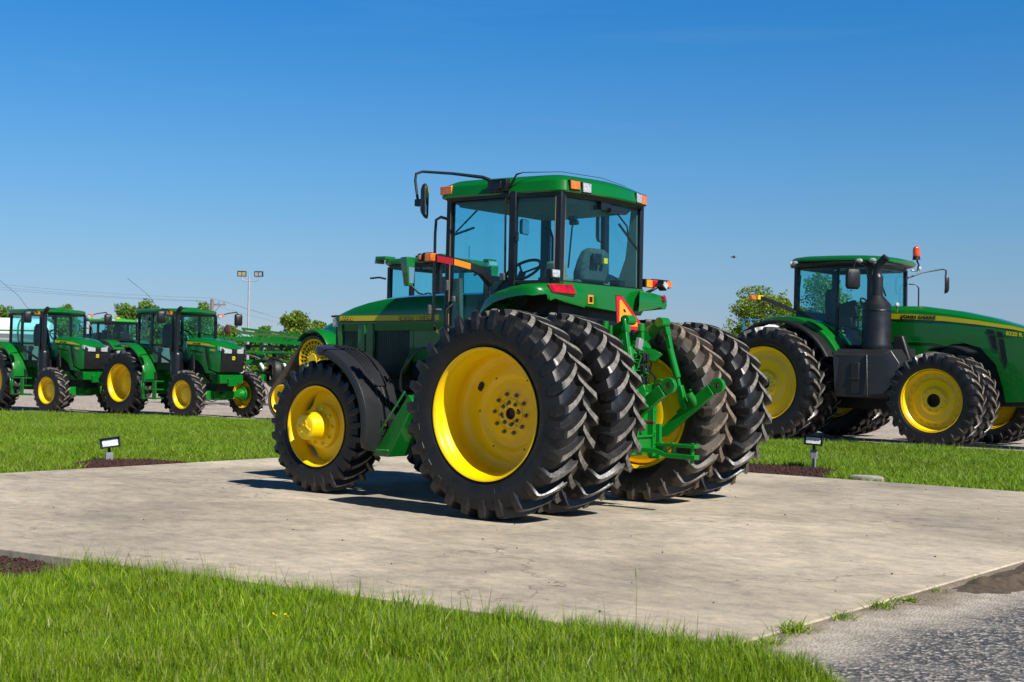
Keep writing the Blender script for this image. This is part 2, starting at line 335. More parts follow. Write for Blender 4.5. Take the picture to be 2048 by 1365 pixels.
# ================================================================== MAIN TRACTOR (faces +X)
def main_tractor():
    T = thing('farm_tractor', 'large green tractor on the concrete pad, dual rear tyres and black front fenders', 'tractor')
    # ---- wheels
    tyr = tyre_mesh('rear_tyre', .884, .46, .552, 27, .052, text=[('FIRESTONE', -5, .075, .665), ('RADIAL', 108, .062, .645), ('ALL TRACTION', 172, .060, .70), ('23°', 215, .055, .70)])
    tyi = tyre_mesh('rear_tyre', .884, .46, .552, 27, .052); tyb = tyre_mesh('rear_tyre', .884, .46, .552, 27, .052, rubs=[RUB, RUBM, RUBN])
    tyf = tyre_mesh('front_tyre', .66, .38, .402, 27, .040)
    prof = [(.548, .212), (.558, .214), (.560, .205), (.545, .198), (.533, .185), (.528, .15), (.520, .125), (.500, .10), (.495, .02), (.502, -.03), (.520, -.06), (.520, -.105), (.505, -.135), (.47, -.155), (.40, -.162), (.345, -.150), (.330, -.152), (.300, -.172), (.285, -.180), (.20, -.165), (.135, -.150), (.134, -.158), (.128, -.158), (.127, -.148), (.055, -.148), (.05, -.152), (.048, -.19), (0, -.19)]
    rim = MB(); rim.lathe(prof, n=96, ms=[0]*(len(prof)-3)+[1, 1]); rim.lathe([(.53, -.11), (.53, -.20), (.558, -.212), (.53, .15)], n=64)
    rim.cyl((.205, -.162, .355), (.205, -.150, .395), .001)
    rimm = rim.mesh('rim', [YEL, RUST], 40, fix=False)
    # plug, little holes and the split ring seam on the dish
    def extra(w):
        a = math.atan2(.34, .275); m = MB(); x, z = .40*math.sin(a), .40*math.cos(a)
        m.prism([(x+dx*math.cos(.6)-dz*math.sin(.6), z+dx*math.sin(.6)+dz*math.cos(.6)) for dx, dz in ((-.025, -.035), (0, -.042), (.025, -.035), (.03, 0), (.025, .035), (0, .042), (-.025, .035), (-.03, 0))], 'xz', -.165, -.154)
        m.build('weight_hole_plug', BLK, w)
        for q in circ_pts(6, .335, 0, .4): MB().cyl((q[0], -.16, q[2]), (q[0], -.1455, q[2]), .007, n=10).build('rim_hole', DARK, w)
        for q in circ_pts(4, .088, 0, .25): MB().cyl((q[0], -.152, q[2]), (q[0], -.1465, q[2]), .013, n=12).build('rim_hole', DARK, w)
        for s in (1, -1): MB().bar([(s*.02, -.1470, s*.05), (s*.065, -.1470, s*.112)], .004, .002).build('hub_seam', DARK, w)
    bm = bolt_mesh(.0135, .022, BOLT)
    zc = .880
    for side in (1, -1):
        w = wheel(T, (0, side*1.512, zc), side, [('tyre', tyr), ('rim', rimm)], [(bm, circ_pts(10, .168, -.150, .15)), (bm, circ_pts(8, .094, -.148, .05))], cz=.09*side)
        if side > 0: extra(w)
        # inner dual
        w2 = wheel(T, (0, side*.788, zc), side, [('tyre', tyi if side > 0 else tyb), ('rim', rimm)], [(bm, circ_pts(10, .168, -.150, .15))], cz=.2+.05*side)
    # front wheel: reversed dish and planetary hub
    fp = [(.392, .170), (.400, .172), (.402, .164), (.390, .158), (.380, .145), (.376, .11), (.362, .085), (.352, .05), (.352, -.02), (.362, -.05), (.374, -.08), (.380, -.165), (.40, -.172)]
    fr = MB(); fr.lathe(fp, n=80); frm = fr.mesh('rim', YEL, 40, fix=False)
    dc = MB()     # lobed disc
    pts = []
    for k in range(64):
        a = 2*PI*k/64; lob = .5+.5*math.cos(4*a); r = .352 if lob > .42 else .352-.055*(1-lob/.42)
        pts.append((r*math.sin(a), r*math.cos(a)))
    inn = [(.24*math.sin(2*PI*k/64), .24*math.cos(2*PI*k/64)) for k in range(64)]
    dc.loft([[(x, -.012, z) for x, z in pts], [(x, .0, z) for x, z in pts], [(x*.93, .006, z*.93) for x, z in pts], [(x, .045, z) for x, z in inn], [(x*.85, .058, z*.85) for x, z in inn], [(x*.85, .02, z*.85) for x, z in inn]])
    dcm = dc.mesh('wheel_disc', YEL, 30)
    hb = MB(); hb.lathe([(0, .318), (.105, .318), (.120, .312), (.130, .298), (.134, .20), (.140, .19), (.146, .12), (.195, .112), (.215, .10), (.22, .06)], n=48)
    hb.lathe([(.022, .318), (.022, .325), (.030, .325), (.030, .318)], c=(-.005, 0, .035), n=24); hb.lathe([(0, .326), (.012, .326), (.015, .318)], c=(-.07, 0, -.035), n=16)
    hb.bar([(-.02, .321, .015), (-.062, .321, -.028)], .010, .006); hb.lathe([(0, .324), (.012, .324), (.014, .318)], c=(.075, 0, -.01), n=12)
    hb.box((.055, .320, -.055), (.035, .006, .012), Matrix.Rotation(.5, 3, 'Y')); hb.box((.082, .320, .015), (.02, .006, .022))
    hbm = hb.mesh('hub', YEL, 40, fix=False)
    yb = bolt_mesh(.0145, .034, YEL)
    sb = bolt_mesh(.009, .012, YEL)
    for side in (1, -1):
        rb = []
        for a in (0, PI/2, PI, 3*PI/2):
            for d in (-.13, 0, .13): rb.append((.318*math.sin(a+d), .004, .318*math.cos(a+d)))
        w = wheel(T, (2.659, side*.93, .655), side, [('tyre', tyf), ('rim', frm), ('wheel_disc', dcm), ('hub', hbm)], [(yb, circ_pts(10, .178, .108, .2)), (sb, rb)], cz=.1)
    # ---- rear axle tubes, hubs and duals spacers
    m = MB(); m.cyl((0, -1.2, zc), (0, 1.2, zc), .07); m.lathe([(.09, -.75), (.16, -.6), (.17, -.35), (.22, -.3), (.22, .3), (.17, .35), (.16, .6), (.09, .75)], c=(0, 0, zc), n=24)
    for s in (1, -1): m.cyl((0, s*.64, zc), (0, s*1.0, zc), .20, .17)
    m.build('rear_axle', GREEND, T)
    # ---- hood
    def sec(x, w, zt, zb=1.62, crown=.20):
        pts = [(w, zb), (w+.004, 1.70), (w+.004, min(1.80, zt-.10)), (w-.012, zt-.085), (w-.06, zt-.03), (w-.17, zt-.004), (0, zt+.006)]
        full = [(x, y, z) for y, z in pts]+[(x, -y, z) for y, z in pts[-2::-1]]
        return full
    m = MB(); xs = [(1.18, .42, 2.00), (1.7, .412, 1.998), (2.1, .405, 1.992), (2.45, .398, 1.975), (2.72, .39, 1.94), (2.93, .383, 1.895), (3.08, .375, 1.85), (3.17, .365, 1.815)]
    secs = [sec(*a) for a in xs]
    # nose drop
    secs.append([(3.215+.01*(1-abs(y)/.4), y*.96, z if z < 1.76 else 1.76+(z-1.76)*.5) for (_, y, z) in sec(3.2, .355, 1.79)])
    secs = [[(p[0], p[1], max(p[2], 1.79) if p[0] > 3.1 and p[2] < 1.79 else p[2]) for p in s] for s in secs]
    m.loft(secs); m.build('hood', GREEN, T, .006)
    # hood side lower rail
    m = MB()
    for s in (1, -1):
        m.prism([(3.06, 1.79), (3.10, 1.70), (3.06, 1.20), (3.03, 1.20), (3.03, 1.69), (1.2, 1.69), (1.2, 1.79)], 'xz', s*.385, s*.398)
        m.prism([(1.2, 1.685), (2.02, 1.685), (2.02, 1.30), (1.85, 1.33), (1.2, 1.34)], 'xz', s*.37, s*.392)
        m.prism([(2.80, 1.69), (2.80, 1.20), (2.56, 1.20), (2.56, 1.69)], 'xz', s*.372, s*.396)
        m.prism([(2.02, 1.685), (2.02, 1.36), (2.14, 1.18), (2.20, 1.18), (2.07, 1.40), (2.07, 1.685)], 'xz', s*.372, s*.394)
        m.bar([(2.69, s*.40, 1.70), (2.69, s*.40, 1.20)], .016, .010, up=(1, 0, 0))
        m.bar([(2.57, s*.40, 1.69), (2.57, s*.40, 1.35)], .014, .010, up=(1, 0, 0))
    m.build('hood_side_panel', GREEN, T, .006)
    for s in (1, -1):
        for x0, x1 in ((2.08, 2.56), (2.80, 3.03)):
            m = MB(); m.box2((x0, s*.345, 1.15), (x1, s*.352, 1.685)); k = int((x1-x0)/.030)
            for i in range(k): m.bar([(x0+.012+i*.030, s*.372, 1.672), (x0+.012+i*.030, s*.372, 1.18)], .008, .026, up=(1, 0, 0))
            m.build('side_louvre', pbr('louvre black green', (.003, .022, .010), .35) if 'louvre black green' not in MATS else MATS['louvre black green'], T)
    # stripe and lettering
    for s in (1, -1):
        m = MB()
        yy = lambda x: .405+.010*(3.1-x)/1.9
        st = [3.055, 2.7, 2.3, 1.9, 1.22]
        m.loft([[(x, s*(yy(x)+.001), 1.722), (x, s*(yy(x)+.004), 1.722), (x, s*(yy(x)+.004), 1.776), (x, s*(yy(x)+.001), 1.776)] for x in st])
        m.loft([[(x, s*(yy(x)+.000), 1.713), (x, s*(yy(x)+.003), 1.713), (x, s*(yy(x)+.003), 1.7215), (x, s*(yy(x)+.000), 1.7215)] for x in st], m=1)
        m.build('hood_stripe', [YELD, BLKP], T)
    y0 = .4215
    for body, x, size, xsc, z in (('JOHN DEERE', 2.20, .062, 1.20, 1.7270), ('7710', 3.00, .066, 1.05, 1.726)):
        m = MB()
        put_text(m, body, size, (x+.004, y0-.005, z-.003), (-1, 0, 0), (0, 0, 1), m=0, xs=xsc, extrude=.001, offset=.0045, spacing=1.16)
        put_text(m, body, size, (x, y0-.0025, z), (-1, 0, 0), (0, 0, 1), m=1, xs=xsc, extrude=.001, offset=.0012, spacing=1.16)
        m.build('hood_lettering' if body[0] == 'J' else 'model_number', [BLKP, YELD], T)
    # nose: headlamps, grille
    m = MB(); m.box2((2.95, -.35, 1.15), (3.17, .35, 1.785)); m.prism([(3.06, 1.785), (3.23, 1.785), (3.22, 1.765), (3.06, 1.765)], 'xz', -.37, .37)
    for i in range(14): m.box((3.175, -.30+i*.046, 1.42), (.012, .008, .45))
    m.build('grille', BLK, T, .006)
    for s in (1, -1): MB().box2((3.065, s*.22, 1.665), (3.205, s*.368, 1.76)).build('headlight', LENS, T, .008)
    # ---- engine, frame
    m = MB(); m.box2((1.2, -.26, .78), (2.2, .26, 1.62)); m.box2((2.2, -.24, .62), (3.0, .24, 1.2)); m.cyl((1.62, .30, 1.10), (1.62, .30, 1.35), .085); m.cyl((1.25, .36, 1.05), (1.55, .36, 1.05), .10)
    m.box2((1.9, .1, 1.15), (2.15, .34, 1.5)); m.cyl((2.1, .33, .95), (2.35, .33, .95), .07); m.tube([(1.3, .3, 1.4), (1.5, .36, 1.3), (1.8, .33, 1.36), (2.1, .3, 1.2)], .02)
    m.build('engine', DARK, T, .01)
    m = MB(); m.lathe([(0, .0), (.075, .0), (.08, .01), (.08, .19), (.05, .21), (0, .21)], c=(1.72, .36, .92), axis='z', n=20); m.build('oil_filter', BLKP, T)
    for k, (a_, b_, c_) in enumerate((((1.3, .36, 1.30), (1.6, .40, 1.15), (1.95, .34, 1.22)), ((1.25, .40, 1.15), (1.5, .42, .98), (1.9, .36, .95)), ((1.4, .34, 1.0), (1.7, .42, .86), (2.2, .32, .82)))): MB().tube([a_, b_, c_], .013, 8).build('engine_hose', BLK, T)
    m = MB(); m.box2((1.0, .35, .60), (2.2, .40, .72)); m.cyl((1.95, .25, .95), (1.95, .38, .95), .09, n=20); m.build('frame_rail', GREEND, T, .01)
    m = MB(); m.box2((2.3, -.2, .50), (3.15, .2, .66)); m.box2((2.58, -.72, .56), (2.76, .72, .74)); m.cyl((2.66, .62, .655), (2.66, .86, .655), .13); m.cyl((2.66, -.62, .655), (2.66, -.86, .655), .13)
    m.build('front_axle', GREEND, T, .012)
    m = MB(); m.box2((-.30, -.25, .60), (1.3, .25, 1.15)); m.box2((.1, -.32, 1.1), (1.3, .32, 1.42)); m.box2((-.34, -.21, .48), (-.1, .21, 1.40)); m.box2((-.40, -.10, .62), (-.30, .16, 1.0))
    m.box2((.0, -.45, 1.35), (.5, .45, 1.55))
    m.build('transmission_housing', GREEND, T, .015)
    # ---- steps and fuel tank on the left
    m = MB(); m.prism([(1.955, .40), (1.73, .40), (1.42, .92), (1.50, 1.00)], 'xz', .76, 1.02); m.box2((1.73, .60, .445), (2.03, 1.04, .47)); m.bar([(1.98, 1.03, .47), (1.53, 1.03, 1.03)], .02, .02)
    m.box2((1.30, .62, .93), (1.46, .98, .99)); m.build('battery_box', GREEN, T, .01)
    m = MB(); m.box2((.75, .42, .72), (1.35, .75, 1.32)); m.box2((.6, .30, 1.0), (1.5, .60, 1.62)); m.build('fuel_tank', BLK, T, .03)
    # step handrail
    m = MB(); m.tube([(1.18, .86, 1.42), (1.34, 1.0, 1.435), (1.42, 1.0, 1.41), (1.60, 1.0, 1.22), (1.62, 1.0, 1.12), (1.61, 1.0, 1.04), (1.52, 1.0, .97)], .014, 10); m.build('step_rail', BLKP, T)
    # ---- front fenders
    def ffender(s):
        m = MB(); A = []
        n = 26
        for i in range(n+1):
            a = rad(-14+(106)*i/n); t = i/n; tipf = 1 if t < .86 else 1-.55*((t-.86)/.14)**2
            botf = 1 if t > .06 else .85+.15*t/.06; r0 = .80-.02*abs(t-.4)
            yc, hw = .955+(.02 if t > .86 else 0), .245*tipf*botf
            sp = [(-1.0, -.045), (-.985, -.012), (-.93, .010), (-.5, .016), (.5, .012), (.93, .0), (.985, -.02), (1.0, -.06)]
            sec_ = [(yc+hw*u, r0+w) for u, w in sp]+[(yc+hw*u*.985, r0+w-.012) for u, w in sp[::-1]]
            A.append([(2.66-r*math.cos(a), s*y, .655+r*math.sin(a)) for y, r in sec_])
        m.loft(A)
        for y in (.86, .905, .95, .995):
            m.tube([(2.66-(.811)*math.cos(rad(q)), s*y, .655+.814*math.sin(rad(q))) for q in range(-4, 84, 4)], .009, 6)
        rm = Matrix.Rotation(rad(-42)*-1, 3, 'Y'); a = rad(36)
        m.box((2.66-.818*math.cos(a), s*.92, .655+.818*math.sin(a)), (.022, .15, .17), Matrix.Rotation(a, 3, 'Y'))
        f = m.build('front_fender', BLKF, T, .003)
        m = MB(); m.box((2.66-.815*math.cos(rad(4)), s*.93, .655+.815*math.sin(rad(4))), (.03, .17, .075)); m.build('reflector_bracket', BLK, f, .005)
        for dy in (-.045, .045): MB().lathe([(0, .006), (.018, .005), (.02, 0)], c=(1.828, s*.93+dy, .713), axis='x', n=16).build('reflector', AMB, f)
        m = MB(); m.bar([(2.2, s*.6, .66), (1.93, s*.9, .7)], .03, .03); m.bar([(2.55, s*.7, 1.0), (2.62, s*.9, 1.44)], .03, .03); m.build('fender_bracket', BLKP, f)
    ffender(1); ffender(-1)
    # ---- rear fenders
    def rfender(s):
        # xi, yi, zi = inner edge; xo, yo, zo = outer edge; lip = drop of the outer flange
        st = [(.80, .72, 1.62, .80, .95, 1.62, .03), (.70, .70, 1.77, .70, .98, 1.77, .06), (.58, .69, 1.885, .60, 1.02, 1.875, .09), (.42, .68, 1.965, .46, 1.06, 1.945, .10), (.24, .67, 2.01, .28, 1.085, 1.985, .10), (.10, .665, 2.03, .15, 1.10, 2.00, .10),
              (.02, .63, 2.035, .06, 1.10, 2.005, .10), (-.05, .55, 2.03, -.01, 1.08, 2.00, .10), (-.09, .48, 2.01, -.05, 1.04, 1.985, .075), (-.11, .45, 1.965, -.075, 1.0, 1.96, .045), (-.115, .44, 1.90, -.085, .98, 1.93, .02), (-.105, .44, 1.845, -.08, .97, 1.905, .008)]
        A = []
        for xi, yi, zi, xo, yo, zo, lip in st:
            def P(t, z): return (xi+(xo-xi)*t, s*(yi+(yo-yi)*t), z)
            mid = (zi+zo)/2+.004
            A.append([P(0, zi), P(.5, mid), P(.86, zo+.004), P(.955, zo-.012), P(.995, zo-.035), P(1.0, zo-lip), P(.955, zo-lip), P(.94, zo-.045), P(.8, zo-.022), P(.5, mid-.024), P(0, zi-.024)])
        m = MB(); m.loft(A)
        m.prism([(.80, 1.60), (.70, 1.76), (.58, 1.875), (.42, 1.955), (.50, 1.85), (.62, 1.72), (.70, 1.56)], 'xz', s*.66, s*.78)
        f = m.build('rear_fender', GREEN, T, .0, 40)
        m = MB()
        q = [(-.070, .955, 2.006), (-.105, .640, 2.016), (-.130, .610, 1.930), (-.092, .930, 1.935)] if s > 0 else [(-.06, .985, 2.0), (-.10, .90, 2.006), (-.118, .89, 1.945), (-.08, .975, 1.94)]
        nn = Vector((-.85, .10, .40)).normalized()*.010; nn2 = nn*-3
        m.loft([[Vector((x, y, z))+nn for x, y, z in q], [Vector((x, y, z))+nn2 for x, y, z in q]])
        m.v = [(x, s*y, z) for x, y, z in m.v]
        m.build('tail_light', TAIL, f, .008)
        return f
    rfender(1); rfender(-1)
    m = MB(); m.box2((.05, -.64, 1.35), (.9, .64, 2.0)); m.box2((.3, -.72, 1.25), (1.15, .72, 1.55)); m.build('cab_floor', BLK, T)
    m = MB(); m.prism([(.66, 2.045), (.66, 1.86), (.30, 1.835), (-.30, 1.80), (-.60, 1.79), (-.645, 1.84), (-.645, 2.045)], 'yz', -.035, .04); m.box2((.04, -.66, 1.95), (.3, .66, 2.04)); m.build('rear_cab_panel', GREEN, T, .008)
    m = MB(); m.box2((-.043, .22, 1.865), (-.036, .30, 1.945)); m.box2((-.046, .235, 1.88), (-.0435, .285, 1.93), 1); m.build('warning_decal', [ORG, BLK], T)
    # ---- cab posts
    AL, BL, RL, RR, BR, AR = (1.24, .77), (.51, .76), (.03, .665), (.03, -.645), (.51, -.76), (1.26, -.77)
    def post(name, q, zb, zt, w=.07, d=.06, lean=(0, 0)):
        m = MB(); m.bar([(q[0], q[1], zb), (q[0]+lean[0], q[1]+lean[1], zt)], w, d, up=(1, 0, 0)); return m
    m = MB()
    for q, zb, w, d in ((AL, 1.30, .055, .07), (RL, 2.0, .07, .06), (RR, 2.0, .06, .06), (AR, 1.30, .055, .10)):
        m.bar([(q[0], q[1], zb), (q[0]-.01, q[1]*.985, 2.87)], w, d, up=(1, 0, 0))
    m.bar([(BL[0]-.03, BL[1], 2.0), (BL[0]-.03, BL[1]*.99, 2.87)], .05, .075, up=(1, 0, 0)); m.bar([(BR[0], BR[1], 1.9), (BR[0], BR[1]*.99, 2.87)], .09, .05, up=(1, 0, 0))
    for a, b in ((AL, BL), (BL, RL), (RL, RR), (RR, BR), (BR, AR), (AR, AL)): m.bar([(a[0], a[1], 2.845), (b[0], b[1], 2.845)], .05, .06)
    for a, b in ((BL, RL), (RL, RR), (RR, BR)): m.bar([(a[0], a[1], 2.045), (b[0], b[1], 2.045)], .045, .035)
    m.build('cab_frame', BLKP, T, .008)
    # seals / thin pale beading on the posts
    m = MB()
    for x, y, z0, z1 in ((1.205, .805, 1.5, 2.80), (.055, .70, 2.06, 2.82), (-.002, .632, 2.06, 2.82)): m.bar([(x, y, z0), (x, y*.985, z1)], .008, .006)
    m.build('window_beading', pbr('worn seal', (.22, .17, .11), .7), T)
    # glass
    m = MB(); P = [(1.215, .785, 1.50), (1.205, .772, 2.80), (.57, .772, 2.80), (.56, .78, 2.08), (.66, .785, 1.98), (.78, .785, 1.80), (.86, .785, 1.50)]
    quad_pane(m, P); d = m.build('door_glass', GLASS, T)
    m = MB(); R2_ = [(1.212, 1.49), (1.203, 2.81), (.553, 2.81), (.545, 2.07), (.65, 1.97), (.77, 1.79), (.85, 1.49)]
    m.tube([(x, .787, z) for x, z in R2_+R2_[:1]], .011, 6); m.build('door_seal', BLK, d)
    m = MB(); m.box2((.54, .79, 2.06), (.595, .81, 2.13)); m.build('door_hinge', GREYD, d, .006)
    m = MB(); m.box2((1.125, .79, 1.87), (1.16, .82, 1.93)); m.build('door_latch', GREYD, d, .01)
    m = MB(); m.tube([(1.14, .82, 1.85), (1.17, .87, 1.80), (1.17, .87, 1.66), (1.08, .86, 1.60), (1.02, .80, 1.60)], .016, 8); m.build('door_handle', BLK, d)
    m = MB(); quad_pane(m, [(.44, .755, 2.07), (.44, .745, 2.81), (.07, .675, 2.81), (.07, .685, 2.07)]); m.build('side_window', GLASS, T)
    m = MB(); m.box2((.42, .755, 2.42), (.46, .80, 2.50)); m.cyl((.44, .76, 2.46), (.44, .82, 2.46), .02); m.build('window_latch', BLKP, T)
    m = MB(); quad_pane(m, [(.018, .63, 2.065), (.018, .62, 2.82), (-.035, .2, 2.82), (-.035, -.2, 2.82), (.018, -.605, 2.82), (.018, -.615, 2.065), (-.03, 0, 2.065)]); m.build('rear_window', GLASS, T)
    m = MB(); quad_pane(m, [(.08, -.68, 2.07), (.08, -.67, 2.81), (.46, -.745, 2.81), (.46, -.755, 2.07)]); m.build('side_window', GLASS, T)
    m = MB(); quad_pane(m, [(.57, -.765, 1.6), (.57, -.76, 2.81), (1.20, -.765, 2.81), (1.20, -.77, 1.6)]); m.build('side_window', GLASS, T)
    m = MB(); quad_pane(m, [(1.27, .74, 1.85), (1.26, .74, 2.81), (1.26, -.73, 2.81), (1.27, -.73, 1.85)]); m.build('windscreen', GLASS, T)
    # ---- roof
    def loop(z, k, xo=0): # plan outline, k = inset
        pts = [(1.315, .70), (1.30, .775), (1.265, .805), (1.18, .815), (.65, .775), (.15, .722), (.06, .705), (.01, .68), (-.02, .645), (-.05, .50), (-.085, .3), (-.10, 0), (-.085, -.3), (-.05, -.49), (-.02, -.63), (.01, -.665), (.06, -.69), (.15, -.71), (.65, -.77), (1.18, -.81), (1.265, -.80), (1.30, -.77), (1.315, -.70)]
        cx, cy = .6, 0
        return [(x-(x-cx)/abs(x-cx+1e-6)*min(k, abs(x-cx)), y-(1 if y > 0 else -1 if y < 0 else 0)*min(k, abs(y)), z) for x, y in pts]
    m = MB(); A = [loop(2.848, .05), loop(2.850, -.012), loop(2.865, -.020), loop(2.955, -.004), loop(2.968, .006), loop(3.010, .075), loop(3.020, .10), loop(3.028, .22), loop(3.032, .45)]
    m.loft(A); m.build('cab_roof', GREEN, T, 0, 24)
    m = MB(); m.loft([loop(2.815, .03), loop(2.848, .004)]); m.build('roof_trim', BLK, T)
    m = MB(); m.loft([loop(2.78, .10), loop(2.835, .09)]); m.build('headliner', BEIGE, T)
    # roof lamps
    def lamp(c, d, mat, name, rot=None, par=T, house=BLK):
        m = MB(); m.box(c, [d[0], d[1]+.016, d[2]+.016], rot); h = m.build(name, house, par, .004)
        m = MB(); c2 = Vector(c)+(rot @ Vector((-d[0]*.5, 0, 0)) if rot else Vector((-d[0]*.5, 0, 0))); m.box(c2, [.014, d[1], d[2]], rot); m.build('lens', mat, h, .004); return h
    rot = Matrix.Rotation(rad(-9), 3, 'Z')
    lamp((-.045, .565, 2.915), (.05, .115, .075), AMB, 'turn_signal', rot); lamp((-.07, .42, 2.905), (.05, .105, .085), LENS, 'work_light', rot)
    rot = Matrix.Rotation(rad(9), 3, 'Z')
    lamp((-.06, -.45, 2.905), (.05, .105, .085), LENS, 'work_light', rot); lamp((-.035, -.575, 2.905), (.05, .11, .09), AMB, 'turn_signal', rot)
    MB().box2((1.17, .80, 2.885), (1.315, .832, 2.965)).build('turn_signal', AMB, T, .008)
    MB().box2((1.13, -.79, 2.885), (1.27, -.83, 2.955)).build('turn_signal', AMB, T, .008)
    # beacon bracket, antenna wire
    m = MB(); m.box2((.50, .79, 2.87), (.72, .845, 2.985)); m.box2((.55, .83, 2.89), (.62, .87, 2.96)); m.build('mirror_bracket', BLKP, T, .006)
    m = MB(); m.tube([(.50, .82, 2.90), (.44, .82, 2.96), (.42, .80, 3.02), (.36, .78, 3.035), (.1, .55, 3.05), (-.02, .1, 3.04), (-.06, -.25, 3.0)], [.012, .012, .009, .004, .0025, .0025, .002], 6); m.build('antenna', BLKP, T)
    # mirrors
    m = MB(); m.tube([(.70, .82, 2.90), (.72, .83, 2.99), (.74, .90, 3.005), (.80, 1.25, 3.00), (.88, 1.56, 2.985), (.90, 1.62, 2.96), (.90, 1.63, 2.90), (.865, 1.63, 2.72), (.855, 1.63, 2.68)], [.02, .02, .016, .013, .012, .012, .012, .012, .012], 8)
    m.box((.845, 1.63, 2.70), (.07, .05, .06)); ar = m.build('mirror', BLKP, T)
    rt = Matrix.Rotation(rad(38), 3, 'Z') @ Matrix.Rotation(rad(3), 3, 'X')
    def mirror_head(c, rot, par, w=.20, h=.285, side=1):
        m = MB(); A = []
        for x, k in ((.035, .72), (.02, .93), (0, 1), (-.012, .98)):
            A.append([Vector(c)+rot @ Vector((x, w/2*k*u, h/2*k*v)) for u, v in ((1, .8), (.8, 1), (-.8, 1), (-1, .8), (-1, -.8), (-.8, -1), (.8, -1), (1, -.8))])
        m.loft(A); m.build('mirror_housing', BLK, par, .003)
        m = MB(); m.loft([[Vector(c)+rot @ Vector((x, w/2*.9*u, h/2*.92*v)) for u, v in ((1, .8), (.8, 1), (-.8, 1), (-1, .8), (-1, -.8), (-.8, -1), (.8, -1), (1, -.8))] for x in (-.0125, -.015)]); m.build('mirror_glass', MIRR, par)
    mirror_head((.80, 1.60, 2.715), Matrix.Rotation(rad(34), 3, 'Z') @ Matrix.Rotation(rad(5), 3, 'X'), ar)
    m = MB(); m.tube([(.70, -.82, 2.90), (.72, -.83, 2.99), (.80, -1.2, 3.0), (.95, -1.45, 2.98), (1.05, -1.48, 2.9)], .012, 8); a2 = m.build('mirror', BLKP, T)
    mirror_head((1.04, -1.46, 2.77), Matrix.Rotation(rad(14), 3, 'Z'), a2, .22, .32)
    # far small mirror / sun visor inside
    m = MB(); m.tube([(1.35, -.80, 2.9), (1.6, -1.0, 2.93), (1.95, -1.3, 2.93)], .010, 6); a3 = m.build('mirror', BLKP, T); mirror_head((1.95, -1.3, 2.81), Matrix.Rotation(rad(10), 3, 'Z'), a3, .17, .17)
    # ---- interior
    m = MB()
    A = []
    for z, x, w, d in ((2.08, .16, .20, .10), (2.16, .145, .225, .10), (2.28, .115, .215, .09), (2.36, .10, .18, .08), (2.395, .095, .12, .05)):
        A.append([(x+d*u, w*v, z) for u, v in ((.5, 1), (.75, .6), (.75, -.6), (.5, -1), (-.5, -.95), (-.75, -.55), (-.75, .55), (-.5, .95))])
    m.loft(A); m.box2((.12, -.22, 1.98), (.56, .22, 2.10)); se = m.build('seat', SEAT, T, .03)
    m = MB(); m.box2((.005, .02, 2.24), (.040, .15, 2.34)); m.build('seat_shell', BLK, se, .01)
    m = MB(); m.box2((-.004, -.06, 2.255), (.002, .0, 2.305)); m.build('seat_label', YELD, se)
    m = MB(); m.tube([(.95+.19*math.cos(a)*.82, .19*math.sin(a), 2.215+.19*math.cos(a)*-.52) for a in [2*PI*i/28 for i in range(29)]], .015, 8)
    for a in (0, 2.1, 4.2): m.tube([(.96, 0, 2.19), (.95+.19*math.cos(a)*.82, .19*math.sin(a), 2.215+.19*math.cos(a)*-.52)], .011, 6)
    m.tube([(.955, 0, 2.20), (1.06, 0, 2.0), (1.15, 0, 1.8)], .035, 8); m.build('steering_wheel', BLK, T)
    m = MB(); m.prism([(1.0, 1.9), (1.02, 2.10), (1.22, 2.17), (1.24, 1.9)], 'xz', -.28, .28); m.box2((.2, -.62, 1.95), (.95, -.34, 2.09)); m.box2((.08, .36, 1.95), (.32, .6, 2.10)); m.prism([(.10, 2.0), (.14, 2.24), (.24, 2.24), (.30, 2.0)], 'xz', .40, .58)
    m.build('console', BEIGE, T, .02)
    m = MB()
    for x, y, z, h in ((.62, -.45, 2.08, .10), (.52, -.40, 2.08, .13), (.44, -.50, 2.08, .09)): m.tube([(x, y, z), (x+.02, y, z+h)], .008, 6); m.sphere((x+.02, y, z+h), .018, 6)
    m.box2((.05, -.44, 2.07), (.16, -.34, 2.12)); m.build('control_lever', BLK, T)
    m = MB(); m.tube([(.03, .52, 2.18), (.03, .47, 2.55), (.03, .44, 2.60)], .008, 6); m.cyl((.02, .40, 2.60), (.10, .40, 2.60), .022); m.cyl((.02, .42, 2.64), (.10, .42, 2.64), .022); m.build('window_strut', BLKP, T)
    m = MB(); m.tube([(1.20, -.66, 2.70), (1.12, -.66, 2.68), (1.09, -.66, 2.60), (1.09, -.66, 2.15)], .013, 8); m.build('grab_handle', BLK, T)
    m = MB(); m.box2((-.06, -.02, 2.74), (.03, .14, 2.83)); m.box2((-.085, -.24, 2.725), (-.04, .02, 2.765)); m.tube([(-.07, -.12, 2.72), (-.075, -.27, 2.62), (-.07, -.30, 2.50)], .008, 6); m.bar([(-.075, -.13, 2.63), (-.07, -.46, 2.42)], .012, .02); m.build('rear_wiper', BLKP, T)
    m = MB(); m.tube([(1.29, .30, 2.80), (1.29, .62, 2.55)], .008, 6); m.bar([(1.29, .35, 2.62), (1.29, .72, 2.50)], .014, .02); m.build('front_wiper', BLKP, T)
    m = MB(); m.prism([(.03, 2.05), (.03, 2.85), (.10, 2.85), (.16, 2.35), (.28, 2.05)], 'xz', -.64, -.60); m.prism([(1.1, 1.6), (1.12, 2.1), (1.22, 2.1), (1.22, 1.6)], 'xz', .70, .75); m.build('cab_trim', BEIGE, T, .005)
